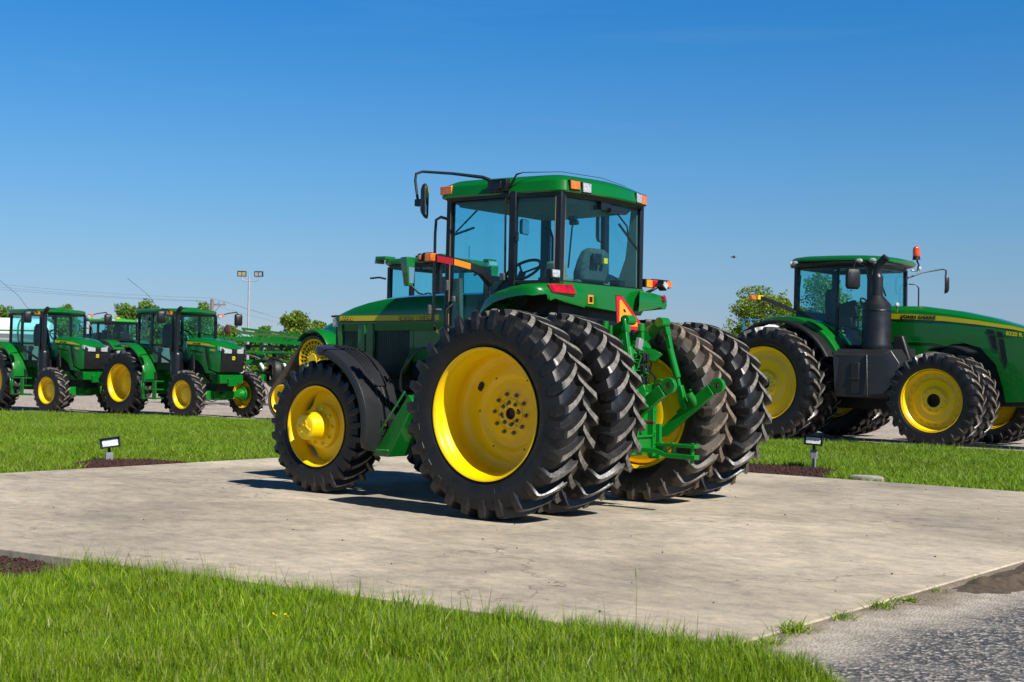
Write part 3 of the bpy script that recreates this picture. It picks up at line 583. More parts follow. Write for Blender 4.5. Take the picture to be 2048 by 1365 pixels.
    # ---- handrail by the door, lamps and arms
    m = MB(); m.tube([(1.22, .82, 2.655), (1.19, .95, 2.66), (1.205, 1.0, 2.63), (1.215, 1.0, 2.50), (1.215, 1.0, 1.90), (1.225, 1.0, 1.66), (1.19, 1.0, 1.60), (1.12, .97, 1.575)], .0135, 10); m.build('door_handrail', BLKP, T)
    m = MB(); m.bar([(1.17, 1.005, 1.60), (1.10, 1.0, 1.57)], .02, .03); m.build('rail_tag', YELD, T)
    def arm(s):
        m = MB(); pts = [(.60, .86, 1.86), (.64, .88, 1.95), (.60, .92, 2.02)]
        m.tube([(x, s*y, z) for x, y, z in [(.50, .80, 1.86), (.58, .86, 1.865), (.635, .90, 1.92), (.625, .92, 2.02)]], .017, 8)
        A = [(.60, .92, 2.03), (.60, 1.05, 2.12), (.64, 1.16, 2.17), (.78, 1.24, 2.215), (.90, 1.28, 2.24), (.98, 1.30, 2.245)]
        m.bar([(x, s*y, z) for x, y, z in A], [.06, .06, .06, .055, .05, .05], [.07, .07, .07, .07, .07, .07]); a = m.build('light_arm', BLKP, T, .008)
        return a
    def refl(a, P0, P1, h, mat, name):
        P0, P1 = Vector(P0), Vector(P1); m = MB(); u = Vector((0, 0, 1)); nn = (P1-P0).cross(u).normalized()
        nn = nn if nn.dot(CP-P0) > 0 else -nn
        m.loft([[p+u*h/2, p-u*h/2, p-u*h/2+nn*.003, p+u*h/2+nn*.003] for p in (P0+nn*.029, P1+nn*.029)]); m.build(name, mat, a)
    a = arm(1)
    refl(a, (.915, 1.285, 2.236), (.77, 1.235, 2.207), .058, RED, 'red_reflector'); refl(a, (.765, 1.232, 2.205), (.635, 1.158, 2.165), .055, ORG, 'orange_reflector')
    m = MB(); A = [(x, r) for x, r in ((0, .055), (.02, .058), (.09, .052), (.10, .045))]
    m.box((1.0, 1.31, 2.25), (.11, .09, .085)); m.box((1.08, 1.335, 2.25), (.05, .06, .07)); h = m.build('turn_signal', BLK, a, .012)
    m = MB(); m.box((.975, 1.355, 2.248), (.085, .02, .075)); m.box((.94, 1.31, 2.248), (.02, .08, .075)); m.build('lens', AMB, h, .012); MB().box((1.07, 1.368, 2.25), (.025, .008, .04)).build('lens', AMB, h, .003)
    a = arm(-1)
    # right side lamp cluster seen past the cab corner
    m = MB(); m.box((.04, -1.05, 2.125), (.06, .30, .085)); h = m.build('turn_signal', BLK, a, .015)
    m = MB(); m.box((.006, -1.17, 2.125), (.012, .09, .066)); m.build('lens', AMB, h, .006); MB().box((.006, -.80, 2.115), (.010, .10, .07)).build('orange_reflector', ORG, h); MB().box((.006, -.905, 2.12), (.010, .10, .07)).build('red_reflector', RED, h)
    m = MB(); m.box((.04, -.85, 2.118), (.05, .22, .08)); m.build('reflector_arm', BLKP, h, .005)
    m = MB(); m.tube([(.05, -.80, 2.02), (.0, -.84, 2.05), (-.03, -.88, 2.08)], .016, 8); m.box((-.06, -.93, 2.10), (.08, .085, .075), Matrix.Rotation(.5, 3, 'X')); w = m.build('work_light', BLK, T, .008)
    MB().box((-.103, -.93, 2.10), (.008, .07, .06), Matrix.Rotation(.5, 3, 'X')).build('lens', LENS, w, .004)
    m = MB(); m.tube([(.02, .80, 2.03), (.0, .80, 2.06)], .014, 8); m.box((-.01, .80, 2.105), (.06, .125, .085)); w = m.build('work_light', BLK, T, .008); MB().box((-.044, .80, 2.108), (.008, .108, .068)).build('lens', LENS, w, .004)
    # front work lamp near hood
    m = MB(); m.box((1.34, .92, 1.80), (.025, .035, .09)); m.box((1.20, .83, 2.03), (.02, .035, .10)); m.tube([(1.34, .90, 1.80), (1.26, .84, 1.80)], .014, 8); m.build('work_light', GREYD, T, .01)
    # ---- rear hitch
    for s in (1, -1):
        m = MB(); m.bar([(-.05, s*.36, .62), (-.45, s*.40, .70), (-.80, s*.42, 1.00), (-.90, s*.42, 1.075)], .035, [.09, .10, .10, .095]); m.build('lower_link', GREEND, T, .006)
    for s in (1, -1):
        m = MB(); m.bar([(-.60, s*.42, .845), (-.93, s*.42, 1.10)], .055, .115); m.cyl((-.72, s*.36, 1.06), (-.78, s*.44, .93), .035); m.cyl((-.735, s*.37, 1.085), (-.728, s*.365, 1.10), .012)
        q = m.build('link_extension', GREEND, T, .008)
        m = MB(); m.lathe([(.030, -.025), (.066, -.025), (.070, -.018), (.070, .018), (.066, .025), (.030, .025), (.030, -.025)], c=(-.990, s*.42, 1.139), n=32); m.build('ball_socket', GREEND, q)
        m = MB(); m.lathe([(.016, -.024), (.028, -.022), (.031, 0), (.028, .022), (.016, .024), (.016, -.024)], c=(-.990, s*.42, 1.139), n=24); m.build('ball', RUST, q)
        # rockshaft arm
        m = MB(); m.bar([(-.12, s*.22, 1.46), (-.30, s*.25, 1.58), (-.46, s*.28, 1.70)], [.05, .05, .05], [.15, .13, .07]); m.cyl((-.475, s*.22, 1.712), (-.475, s*.35, 1.712), .045); m.cyl((-.30, s*.16, 1.47), (-.30, s*.30, 1.47), .045); m.box2((-.34, s*.17, 1.43), (-.22, s*.28, 1.54))
        m.bar([(-.16, s*.12, 1.44), (-.30, s*.14, 1.46), (-.46, s*.20, 1.40), (-.48, s*.21, 1.44)], .04, .10)
        m.build('rockshaft_arm', GREEND, T, .008)
        m = MB(); m.lathe([(0, .001), (.016, .001), (.016, .0)], c=(-.475, s*.35+.001, 1.712), n=12); m.cyl((-.475, s*.35, 1.712), (-.475, s*.36, 1.712), .014); m.build('hitch_pin', BOLT, T)
        # lift rod
        m = MB(); m.bar([(-.475, s*.33, 1.72), (-.50, s*.345, 1.60)], .03, .075, up=(0, 1, 0)); m.bar([(-.475, s*.35, 1.66), (-.53, s*.365, 1.40), (-.56, s*.375, 1.27)], .045, .05, up=(0, 1, 0)); m.cyl((-.52, s*.345, 1.47), (-.59, s*.375, 1.20), .033); m.cyl((-.59, s*.375, 1.20), (-.61, s*.385, 1.10), .020)
        m.bar([(-.605, s*.385, 1.13), (-.64, s*.40, .98), (-.66, s*.41, .92)], .06, [.05, .075, .06], up=(0, 1, 0)); m.cyl((-.66, s*.38, .93), (-.66, s*.46, .93), .022)
        m.build('lift_rod', GREEND, T, .005)
        m = MB(); m.cyl((-.30, s*.15, 1.44), (-.24, s*.19, .85), .040); m.build('lift_cylinder', CHROME, T)
    m = MB(); m.tube([(-.42, .05, 1.30), (-.45, -.05, 1.25), (-.40, -.12, 1.12), (-.35, -.13, .9)], .014, 8); m.tube([(-.40, .10, 1.42), (-.43, .0, 1.36), (-.41, -.1, 1.2), (-.38, -.12, 1.0)], .010, 8); m.tube([(-.42, .02, 1.13), (-.48, -.2, 1.11), (-.50, -.32, 1.12)], .007, 6); m.build('hydraulic_hose', BLK, T)
    m = MB(); m.box2((-.40, -.02, .98), (-.34, .20, 1.42)); 
    random.seed(4)
    for i in range(34):
        y = random.uniform(.0, .22); z = random.uniform(.98, 1.52); x = -.40-random.uniform(0, .05); r = random.uniform(.008, .02)
        if random.random() < .5: m.cyl((x, y, z), (x-.03, y, z), r, n=8)
        elif random.random() < .6: m.cyl((x, y, z-.03), (x, y, z+.04), r, n=8)
        else: m.box((x, y, z), (.05, .04, .03))
    for zz in (1.06, 1.16, 1.26, 1.36, 1.44): m.box2((-.46, -.03, zz), (-.40, .20, zz+.008))
    m.build('hydraulic_valve_block', GREEND, T, .002)
    for i in range(3):
        for y in (.035, -.03):
            m = MB(); m.lathe([(0, -.055), (.022, -.05), (.027, -.03), (.027, .03), (.02, .04), (0, .04)], c=(-.455, y, 1.385-.105*i), axis='z', n=14); m.box((-.48, y, 1.385-.105*i), (.02, .045, .07)); m.build('hydraulic_coupler', BLKP, T, .004)
    m = MB(); m.box((-.47, .10, 1.50), (.05, .07, .11), Matrix.Rotation(.3, 3, 'X')); m.build('trailer_socket', GREY, T, .01); m = MB(); m.box2((-.47, -.03, 1.045), (-.41, .085, 1.075)); m.build('coupler_bracket', GREY, T, .006)
    m = MB(); m.cyl((-.30, .40, 1.50), (-.30, .40, 1.68), .028); m.cyl((-.27, .35, 1.50), (-.27, .35, 1.70), .028); m.cyl((-.34, .37, 1.5), (-.34, .37, 1.66), .018); m.box2((-.36, .30, 1.44), (-.20, .46, 1.53)); m.tube([(-.3, .45, 1.5), (-.33, .52, 1.56), (-.30, .56, 1.48)], .014, 8); m.tube([(-.28, .42, 1.46), (-.36, .48, 1.44), (-.30, .5, 1.36)], .012, 8)
    m.build('hydraulic_cylinder', GREEND, T, .004)
    m = MB(); m.box2((-.42, -.065, 1.44), (-.37, -.02, 1.66)); m.cyl((-.395, -.042, 1.62), (-.395, -.042, 1.695), .034); m.build('sign_post', GREEND, T, .005)
    # top link (centre arm) folded
    m = MB(); m.bar([(-.30, .14, .985), (-.50, .08, 1.07), (-.54, .065, 1.085)], .10, .12); m.bar([(-.53, .07, 1.08), (-.62, .03, 1.125)], .04, .08); m.box2((-.33, .10, .80), (-.27, .17, 1.0)); q = m.build('top_link', GREEND, T, .008)
    m = MB(); m.lathe([(.018, -.03), (.050, -.03), (.055, -.02), (.055, .02), (.050, .03), (.018, .03), (.018, -.03)], c=(-.665, .04, 1.137), n=28); m.build('link_eye', GREEND, q); m = MB(); m.lathe([(.012, -.034), (.026, -.032), (.026, .032), (.012, .034), (.012, -.034)], c=(-.665, .04, 1.137), n=20); m.build('ball', RUST, q)
    random.seed(21)
    for i in range(9):
        y0 = random.uniform(-.12, .2); z0 = random.uniform(1.15, 1.5); pts = [(-.40, y0, z0), (-.47-random.uniform(0, .05), y0+random.uniform(-.05, .05), z0-.05), (-.44, y0+random.uniform(-.08, .08), z0-.18), (-.38, y0+random.uniform(-.1, .1), z0-.34)]
        MB().tube(pts, random.uniform(.006, .010), 6).build('hydraulic_line', GREEND if i % 3 else BLK, T)
    for s in (1, -1):
        MB().tube([(-.42, s*.10, 1.30), (-.46, s*.20, 1.20), (-.42, s*.26, 1.0), (-.30, s*.30, .82)], .011, 6).build('hydraulic_hose', BLK, T)
        m = MB(); m.cyl((-.36, s*.43, .72), (-.62, s*.48, .82), .012, n=8); m.build('stabiliser_rod', STEEL, T)
        MB().cyl((-.655, s*.455, .93), (-.655, s*.475, .93), .016, n=6).build('bolt', BOLT, T)
        MB().tube([(-.53, s*.40, 1.36), (-.545, s*.42, 1.31), (-.56, s*.42, 1.26), (-.555, s*.40, 1.22)], .006, 5).build('spring_clip', STEEL, T)
    # pto and drawbar support
    m = MB(); m.cyl((-.38, .03, .80), (-.60, .03, .80), .0175, n=18); m.cyl((-.38, .03, .80), (-.44, .03, .80), .026, n=18)
    for k in range(8): a = 2*PI*k/8; m.box((-.56, .03+.017*math.cos(a), .80+.017*math.sin(a)), (.07, .005, .005))
    m.build('pto_shaft', RUST, T)
    m = MB(); m.prism([(.20, .50), (.20, .72), (.14, .93), (.05, 1.0), (-.10, 1.0), (-.16, .95), (-.18, .50)], 'yz', -.44, -.38); m.box2((-.50, -.17, .48), (-.44, -.11, .98)); m.box2((-.54, -.20, .46), (-.42, -.16, .78)); m.box2((-.48, -.16, .56), (-.36, .30, .66)); m.box2((-.50, -.14, .66), (-.40, .24, .68)); m.box2((-.36, .12, .43), (-.2, .42, .47))
    for y, z in ((-.08, .92), (.1, .9), (-.10, .66), (.12, .72)): m.cyl((-.44, y, z), (-.452, y, z), .014, n=8)
    for z in (.60, .70, .80, .9): m.cyl((-.50, -.14, z), (-.508, -.14, z), .012, n=8)
    m.build('drawbar_support', GREEND, T, .006)
    m = MB(); m.bar([(-.1, .04, .545), (-.45, .04, .55), (-.62, .02, .548), (-.72, .0, .512), (-1.03, .0, .505)], .085, .042); m.bar([(-.62, .0, .605), (-1.03, .0, .600)], .085, .030); m.box2((-.70, -.035, .52), (-.62, .035, .60)); m.box2((-.80, -.03, .52), (-.78, .03, .59))
    for x in (-.66, -.78): m.cyl((x, 0, .61), (x, 0, .628), .018, n=6)
    d = m.build('drawbar', GREEND, T, .005)
    m = MB(); m.cyl((-.98, 0, .45), (-.98, 0, .63), .019); m.box2((-1.02, -.02, .612), (-.88, .02, .622)); m.build('drawbar_pin', GREEND, d)
    # slow moving vehicle sign
    base = [Vector(p) for p in ((-.181, .056, 1.947), (-.181, -.043, 1.947), (-.280, -.222, 1.700), (-.308, -.190, 1.630), (-.308, .170, 1.631), (-.288, .190, 1.680))]
    cen = sum(base, Vector())/6; nn = Vector((-1, 0, .4)).normalized()
    def tri(k, dx): return [cen+(p-cen)*k+nn*dx for p in base]
    def tri3(k, dx):
        return [Vector(p)+nn*dx for p in ((-.196, .020, 1.910), (-.196, -.008, 1.910), (-.289, -.168, 1.678), (-.293, -.158, 1.668), (-.293, .150, 1.668), (-.289, .160, 1.678))]
    m = MB(); m.loft([tri(1.03, -.004), tri(1.03, 0)], m=0); m.loft([tri(.985, .0005), tri(.985, .002)], m=1); m.loft([tri3(1, .0025), tri3(1, .004)], m=2)
    for t in (.38, .80):
        p = Vector((-.205, .003, 1.888)).lerp(Vector((-.288, .0, 1.68)), t)+nn*.004; u = Vector((0, 1, 0)); w_ = nn.cross(u).normalized()
        m.add([p+(u*math.cos(a)+w_*math.sin(a))*.019+nn*.003 for a in [2*PI*i/14 for i in range(14)]], [tuple(range(14))], 3)
    m.build('slow_vehicle_sign', [BLK, RED, ORG, BLK], T, 0, 0)
    # hanging hose bits by the step
    m = MB(); m.tube([(1.30, .80, 1.80), (1.33, .86, 1.84), (1.28, .90, 1.78)], .008, 6); m.build('cable', BLK, T)
    return T
main_tractor()
# ================================================================== OTHER TRACTORS
RUBD = pbr('tan dusted lug rubber', (.17, .145, .12), .85, var=.4, vs=9, bmp=.6, bs_=40, dirt=(.04, .036, .032), dn=.08)
def panes_and_posts(T, corners, zb, zt, wpost=.06, inset=.0, lean=.985):
    """corners: plan points in order; posts at each, glass between"""
    m = MB(); n = len(corners)
    for (x, y), b in zip(corners, zb): m.bar([(x, y, b), (x, y*lean, zt)], wpost, wpost, up=(1, 0, 0))
    for i in range(n):
        (x0, y0), (x1, y1) = corners[i], corners[(i+1) % n]
        m.bar([(x0, y0*lean, zt), (x1, y1*lean, zt)], wpost*.8, wpost); m.bar([(x0, y0, zb[i]), (x1, y1, zb[(i+1) % n])], wpost*.8, wpost*.8)
    m.build('cab_frame', BLKP, T, .006)
    for i in range(n):
        (x0, y0), (x1, y1) = corners[i], corners[(i+1) % n]; m = MB()
        quad_pane(m, [(x0, y0, zb[i]), (x0, y0*lean, zt), (x1, y1*lean, zt), (x1, y1, zb[(i+1) % n])]); m.build('cab_window', GLASS, T)
def arch_fender(T, name, mat, cx, cz, R, y0, y1, a0, a1, th=.03, n=22, lip=.05, flat=None, bev=.004):
    """fender arc: angles from +x (deg) round over the wheel"""
    A = []
    for i in range(n+1):
        a = rad(a0+(a1-a0)*i/n); s = 1 if y1 > y0 else -1
        sec_ = [(y0, R), (y1-s*.04, R+.01), (y1, R-.01), (y1, R-lip), (y1-s*.02, R-lip), (y1-s*.03, R-th), (y0, R-th)]
        A.append([(cx+r*math.cos(a)*(flat or 1), y, cz+r*math.sin(a)) for y, r in sec_])
    return MB().loft(A).build(name, mat, T, bev)
def hood_loft(T, xs, mat=GREEN, name='hood', bev=.006):
    """xs: (x, halfwidth, zbottom, ztop)"""
    secs = []
    for x, w, zb, zt in xs:
        h = zt-zb; p = [(w, zb), (w*1.01, zb+h*.55), (w, zb+h*.72), (w*.93, zb+h*.88), (w*.72, zb+h*.97), (w*.35, zt), (0, zt+.003)]
        secs.append([(x, y, z) for y, z in p]+[(x, -y, z) for y, z in p[-2::-1]])
    return MB().loft(secs).build(name, mat, T, bev)
def roof_loft(T, x0, x1, w0, w1, zb, th, mat=GREEN, crown=.05, name='cab_roof', droop=.0, nose=.12):
    def loop(k, z, dz=0):
        P = []
        for i in range(32):
            a = 2*PI*i/32; c, s = math.cos(a), math.sin(a); q = 5.0
            u = math.copysign(abs(c)**(2/q), c); v = math.copysign(abs(s)**(2/q), s)
            x = (x0+x1)/2+(x1-x0)/2*u*k; t = (x-x0)/(x1-x0); w = w0+(w1-w0)*t
            x += nose*(1-v*v)*(1 if u > 0 else -.4)*abs(u)
            P.append((x, w*v*k, z+dz-droop*max(0, t-.35)**1.5))
        return P
    m = MB(); m.loft([loop(.90, zb-.05), loop(.97, zb-.02)]); m.build('roof_trim', BLK, T)
    m = MB(); m.loft([loop(.97, zb-.02), loop(1.0, zb+.01), loop(1.0, zb+th*.55), loop(.965, zb+th*.9), loop(.85, zb+th+crown*.4), loop(.5, zb+th+crown)])
    return m.build(name, mat, T, 0, 30)
def dish_rim(name, rr, W_, inset, hub=.2, bore=.0, ringb=0):
    p = [(rr, .46*W_), (rr+.012, .462*W_), (rr+.014, .44*W_), (rr-.008, .42*W_), (rr-.02, .30*W_), (rr-.05, .22*W_), (rr-.05, .05*W_), (rr-.03, -.02*W_)]
    y = .46*W_-inset
    q = [(rr-.035, y+.01), (rr-.06, y-.02), (rr*.74, y-.03), (rr*.66, y-.005), (rr*.60, y-.012), (hub*1.5, y-.02), (hub*1.25, y+.02), (hub, y+.022)]
    q += [(bore, y+.02), (bore*.98, y-.12), (0, y-.12)] if bore else [(.05, y+.03), (0, y+.03)]
    p = [v for v in p if v[1] > y+.02]+q
    m = MB(); ms = [0]*(len(p)-1)
    if bore: ms[-1] = 1; ms[-2] = 1
    m.lathe(p, n=64, ms=ms); m.lathe([(rr-.03, y), (rr-.03, -.3*W_), (rr+.01, -.46*W_)], n=64)
    return m.mesh(name, [YEL, RUST], 40, fix=False)
def text_part(T, name, items, mats):
    for body, size, org, xd, yd, k, mi in items:
        m = MB(); put_text(m, body, size, org, xd, yd, m=0, **k); m.build(name if body[0] == 'J' else 'model_number', mats[mi], T)
def mirror_simple(T, path, c, w, h, ang, housing=BLK, r=.014):
    m = MB(); m.tube(path, r, 6); a = m.build('mirror', BLKP, T); rot = Matrix.Rotation(ang, 3, 'Z'); oct_ = ((1, .75), (.75, 1), (-.75, 1), (-1, .75), (-1, -.75), (-.75, -1), (.75, -1), (1, -.75))
    m = MB(); m.loft([[Vector(c)+rot @ Vector((x, w/2*k*u, h/2*k*v)) for u, v in oct_] for x, k in ((.07, .6), (.05, .88), (0, 1), (-.015, .98))]); m.build('mirror_housing', housing, a, .006)
    m = MB(); m.loft([[Vector(c)+rot @ Vector((x, w/2*.88*u, h/2*.9*v)) for u, v in oct_] for x in (-.0155, -.018)]); m.build('mirror_glass', MIRR, a)
def seat_part(T, x, z, k=1.0, mat=SEAT, tilt=.12):
    m = MB(); A = []
    for dz, w, d in ((0, .20, .10), (.12, .23, .10), (.30, .22, .09), (.48, .19, .08), (.58, .13, .05)):
        A.append([(x-.12-tilt*dz+d*u*k, w*v*k, z+dz*k) for u, v in ((.5, 1), (.75, .6), (.75, -.6), (.5, -1), (-.5, -.95), (-.75, -.55), (-.75, .55), (-.5, .95))])
    m.loft(A); m.box((x+.10, 0, z-.03), (.46*k, .46*k, .12)); m.build('seat', mat, T, .02)
def wheel_ctl(T, x, z, r=.19):
    m = MB(); m.tube([(x+r*math.cos(a)*.6, r*math.sin(a), z-r*.8*math.cos(a)) for a in [2*PI*i/24 for i in range(25)]], .016, 6); m.tube([(x, 0, z), (x+.15, 0, z-.3), (x+.2, 0, z-.5)], .04, 8)
    for a in (0, 2.1, 4.2): m.tube([(x, 0, z), (x+r*math.cos(a)*.6, r*math.sin(a), z-r*.8*math.cos(a))], .012, 5)
    m.build('steering_wheel', BLK, T)
def deer_badge(T, c, s):   # small leaping-animal badge on a yellow field, facing +x
    x, y, z = c; m = MB()
    rr = lambda k, dx: [(x+dx, y+s*k*u, z+s*k*v) for u, v in ((.8, 1), (1, .8), (1, -.8), (.8, -1), (-.8, -1), (-1, -.8), (-1, .8), (-.8, 1))]
    m.loft([rr(1, 0), rr(1, .004)], m=0); m.loft([rr(.86, .0045), rr(.86, .006)], m=1)
    D = [(-.62, -.35), (-.45, .05), (-.15, .15), (.15, .10), (.30, .30), (.25, .55), (.38, .62), (.42, .45), (.62, .40), (.60, .25), (.42, .15), (.38, -.10), (.62, -.30), (.55, -.42), (.22, -.20), (-.10, -.15), (-.25, -.45), (-.45, -.60), (-.50, -.48), (-.35, -.25)]
    m.loft([[(x+.0065, y-s*u, z+s*v) for u, v in D], [(x+.009, y-s*u, z+s*v) for u, v in D]], m=0)
    m.build('badge', [GREEN, YELD], T)

def utility_tractor(loc, hd, label, group):
    T = thing('utility_tractor', label, 'tractor', (*loc, 0), rad(hd), group)
    ty = UT['tr']; tf = UT['tf']
    for s in (1, -1):
        wheel(T, (0, s*.80, .74), s, [('tyre', ty), ('rim', UT['rr'])], [(UT['b'], circ_pts(8, .11, -.115, .2))], cz=.3*s)
        wheel(T, (2.235, s*.86, .53), s, [('tyre', tf), ('rim', UT['rf'])], [(UT['b'], circ_pts(8, .10, -.055, .2))], cz=.5*s)
    m = MB(); m.cyl((0, -.75, .74), (0, .75, .74), .09); m.box2((-.35, -.2, .5), (1.3, .2, 1.0)); m.box2((-.3, -.38, .95), (1.0, .38, 1.1)); m.build('transmission_housing', GREEND, T, .02)
    m = MB(); m.box2((1.2, -.22, .65), (2.0, .22, 1.3)); m.box2((2.0, -.2, .6), (2.5, .2, 1.1)); m.tube([(1.6, -.24, 1.0), (1.8, -.32, 1.1), (2.1, -.3, 1.0), (2.3, -.25, .8)], .025, 6); m.build('engine', DARK, T, .01)
    m = MB(); m.box2((2.12, -.18, .42), (2.35, .18, .70)); m.prism([(.0, .40), (.18, .40), (.45, .46), (.62, .46), (.62, .60), (.42, .60), (.18, .62), (0, .62), (-.18, .62), (-.42, .60), (-.62, .60), (-.62, .46), (-.45, .46), (-.18, .40)], 'yz', 2.16, 2.32)
    for s in (1, -1):
        m.cyl((2.235, s*.55, .53), (2.235, s*.70, .53), .085, .13); m.cyl((2.235, s*.70, .53), (2.235, s*.74, .53), .16); m.cyl((2.235, s*.76, .53), (2.235, s*.82, .53), .15)
    m.cyl((2.1, 0, .53), (2.5, 0, .53), .06); m.build('front_axle', GREEND, T, .01)
    m = MB(); m.box2((1.5, -.24, .78), (2.62, .24, .98)); m.box2((2.60, -.33, .78), (2.70, .33, .97)); m.box2((2.30, -.30, .86), (2.6, .30, 1.0)); m.box2((2.68, -.12, .72), (2.76, .12, .90)); m.build('front_support', GREEN, T, .01)
    hood_loft(T, [(1.60, .37, 1.30, 1.79), (2.0, .37, 1.28, 1.78), (2.35, .36, 1.10, 1.74), (2.58, .35, 1.03, 1.67), (2.68, .335, 1.03, 1.60), (2.735, .30, 1.45, 1.56)])
    m = MB(); m.box2((1.62, -.33, 1.0), (2.30, .33, 1.31)); m.build('engine_bay', DARK, T)
    for s in (1, -1):
        m = MB(); m.prism([(1.66, 1.50), (2.30, 1.48), (2.34, 1.08), (2.60, 1.0), (2.6, .99), (2.28, 1.0), (2.18, 1.15), (2.0, 1.27), (1.8, 1.32), (1.66, 1.33)], 'xz', s*.365, s*.385); m.build('hood_side_panel', GREEN, T, .004)
        m = MB(); m.prism([(2.24, 1.58), (2.30, 1.58), (2.42, 1.12), (2.40, 1.08), (2.28, 1.36)], 'xz', s*.383, s*.388); m.prism([(1.75, 1.52), (2.18, 1.47), (2.18, 1.45), (1.75, 1.49)], 'xz', s*.383, s*.388); m.build('side_vent', BLK, T)
        m = MB(); m.loft([[(x, s*(w+.004), z), (x, s*(w+.008), z), (x, s*(w+.008), z-h), (x, s*(w+.004), z-h)] for x, w, z, h in ((1.64, .374, 1.70, .060), (2.0, .374, 1.685, .056), (2.3, .368, 1.655, .045), (2.55, .355, 1.60, .012))]); m.build('hood_stripe', YELD, T)
    text_part(T, 'hood_lettering', [('JOHN DEERE', .036, (1.82, -.3835, 1.650), (1, 0, -.03), (0, 0, 1), dict(xs=1.3, offset=.0008), 0), ('5100 E', .058, (2.40, -.372, 1.50), (1, 0, -.08), (0, 0, 1), dict(xs=1.0, offset=.002), 1)], [BLKP, YELD])
    m = MB(); m.prism([(2.60, 1.03), (2.60, 1.56), (2.745, 1.55), (2.765, 1.50), (2.70, 1.04)], 'xz', -.325, .325)
    for i in range(9): m.bar([(2.742, -.26+i*.065, 1.42), (2.70, -.26+i*.065, 1.08)], .006, .01)
    m.build('grille', BLK, T, .01)
    for s in (1, -1):
        m = MB(); m.loft([[(2.785, s*.08, 1.53), (2.785, s*.08, 1.44), (2.74, s*.08, 1.44), (2.74, s*.08, 1.53)], [(2.775, s*.26, 1.555), (2.77, s*.26, 1.44), (2.70, s*.26, 1.43), (2.70, s*.26, 1.56)], [(2.70, s*.345, 1.59), (2.70, s*.345, 1.50), (2.6, s*.34, 1.50), (2.6, s*.34, 1.59)]]); m.build('headlight', LENS, T, .008)
    deer_badge(T, (2.748, 0.0, 1.34), .045)
    # fenders, steps
    for s in (1, -1):
        arch_fender(T, 'rear_fender', GREEN, 0.0, .80, .845, s*.40, s*.93, 2, 112, lip=.045)
        m = MB(); m.prism([(.95, .55), (.80, .55), (.72, 1.0), (.86, 1.0)], 'xz', s*.60, s*.66); m.build('fender_inner_panel', BLK, T)
        m = MB(); m.bar([(.90, s*1.05, .80), (1.00, s*1.05, .40)], .06, .05); m.bar([(1.36, s*1.05, .80), (1.36, s*1.05, .40)], .03, .12, up=(1, 0, 0))
        for z in (.42, .62, .80): m.box2((.93, s*.80, z-.015), (1.38, s*1.07, z+.015))
        m.tube([(1.0, s*1.06, .5), (1.02, s*1.10, .62), (1.0, s*1.06, .76)], .010, 6); m.box2((.90, s*1.02, .40), (1.02, s*1.06, 1.0)); m.build('steps', GREEN, T, .006)
    m = MB(); m.box2((.2, -.6, 1.05), (1.45, .6, 1.22)); m.build('cab_floor', BLK, T)
    cs = [(1.40, .62), (.75, .68), (.20, .62), (.20, -.62), (.75, -.68), (1.40, -.62)]
    panes_and_posts(T, cs, [1.22, 1.5, 1.62, 1.62, 1.5, 1.22], 2.32, .055)
    m = MB(); m.box2((.25, -.55, 1.20), (.8, .55, 1.55)); m.prism([(1.3, 1.2), (1.22, 1.62), (1.38, 1.72), (1.42, 1.2)], 'xz', -.2, .2); m.build('console', BEIGE, T, .02)
    seat_part(T, .68, 1.55, .95, BLK); wheel_ctl(T, 1.14, 1.82, .17)
    roof_loft(T, -.02, 1.50, .74, .70, 2.36, .065, crown=.03, nose=.12)
    MB().box2((1.1, -.2, 2.44), (1.35, .1, 2.48)).build('roof_hatch', GREEN, T, .01)
    for s in (1, -1):
        MB().box2((1.36, s*.70, 2.29), (1.50, s*.775, 2.36)).build('turn_signal', AMB, T, .01)
        MB().lathe([(0, .03), (.045, .02), (.05, 0)], c=(1.56, s*.60, 2.29), axis='x', n=16).build('work_light', LENS, T)
        m = MB(); m.sphere((.14, s*.60, 2.27), .05, 6); m.build('rear_work_light', BLK, T)
    mirror_simple(T, [(1.42, -.66, 2.30), (1.58, -.9, 2.38), (1.66, -1.12, 2.40), (1.68, -1.14, 2.3)], (1.66, -1.15, 2.22), .19, .28, rad(-30))
    mirror_simple(T, [(1.42, .66, 2.30), (1.46, .9, 2.38), (1.50, 1.14, 2.42), (1.50, 1.2, 2.36)], (1.48, 1.22, 2.24), .19, .28, rad(-25))
    m = MB(); m.tube([(1.45, .66, 2.15), (1.52, .72, 2.05), (1.58, .74, 1.7), (1.55, .72, 1.5)], .012, 6); m.build('door_handrail', BLKP, T)
    m = MB(); m.lathe([(0, .86), (.10, .86), (.13, .90), (.13, 1.38), (.125, 1.42), (.10, 1.46), (.055, 1.48), (.055, 2.30), (.053, 2.34)], c=(1.62, -.66, 0), axis='z', n=28)
    m.tube([(1.62, -.66, 2.28), (1.63, -.66, 2.34), (1.67, -.66, 2.40), (1.74, -.66, 2.44)], [.055, .055, .052, .05], 14); m.build('exhaust_stack', BLKP, T, 0)
    m = MB(); m.box2((1.86, -.48, 1.05), (1.98, -.42, 1.40)); m.build('air_intake', BLK, T, .03)
    m = MB(); m.tube([(.9, -.62, 2.42), (.6, -.7, 2.75), (.12, -.9, 3.12)], .004, 5); m.build('antenna', BLKP, T)
    return T
UT = dict(tr=tyre_mesh('rear_tyre', .743, .40, .42, 22, .042, rubs=[RUB, RUBD, RUBC]), tf=tyre_mesh('front_tyre', .534, .30, .30, 19, .034, rubs=[RUB, RUBD, RUBC]), rr=dish_rim('rim', .423, .40, .24, .12), rf=dish_rim('rim', .302, .30, .13, .12), b=bolt_mesh(.010, .02, YEL))
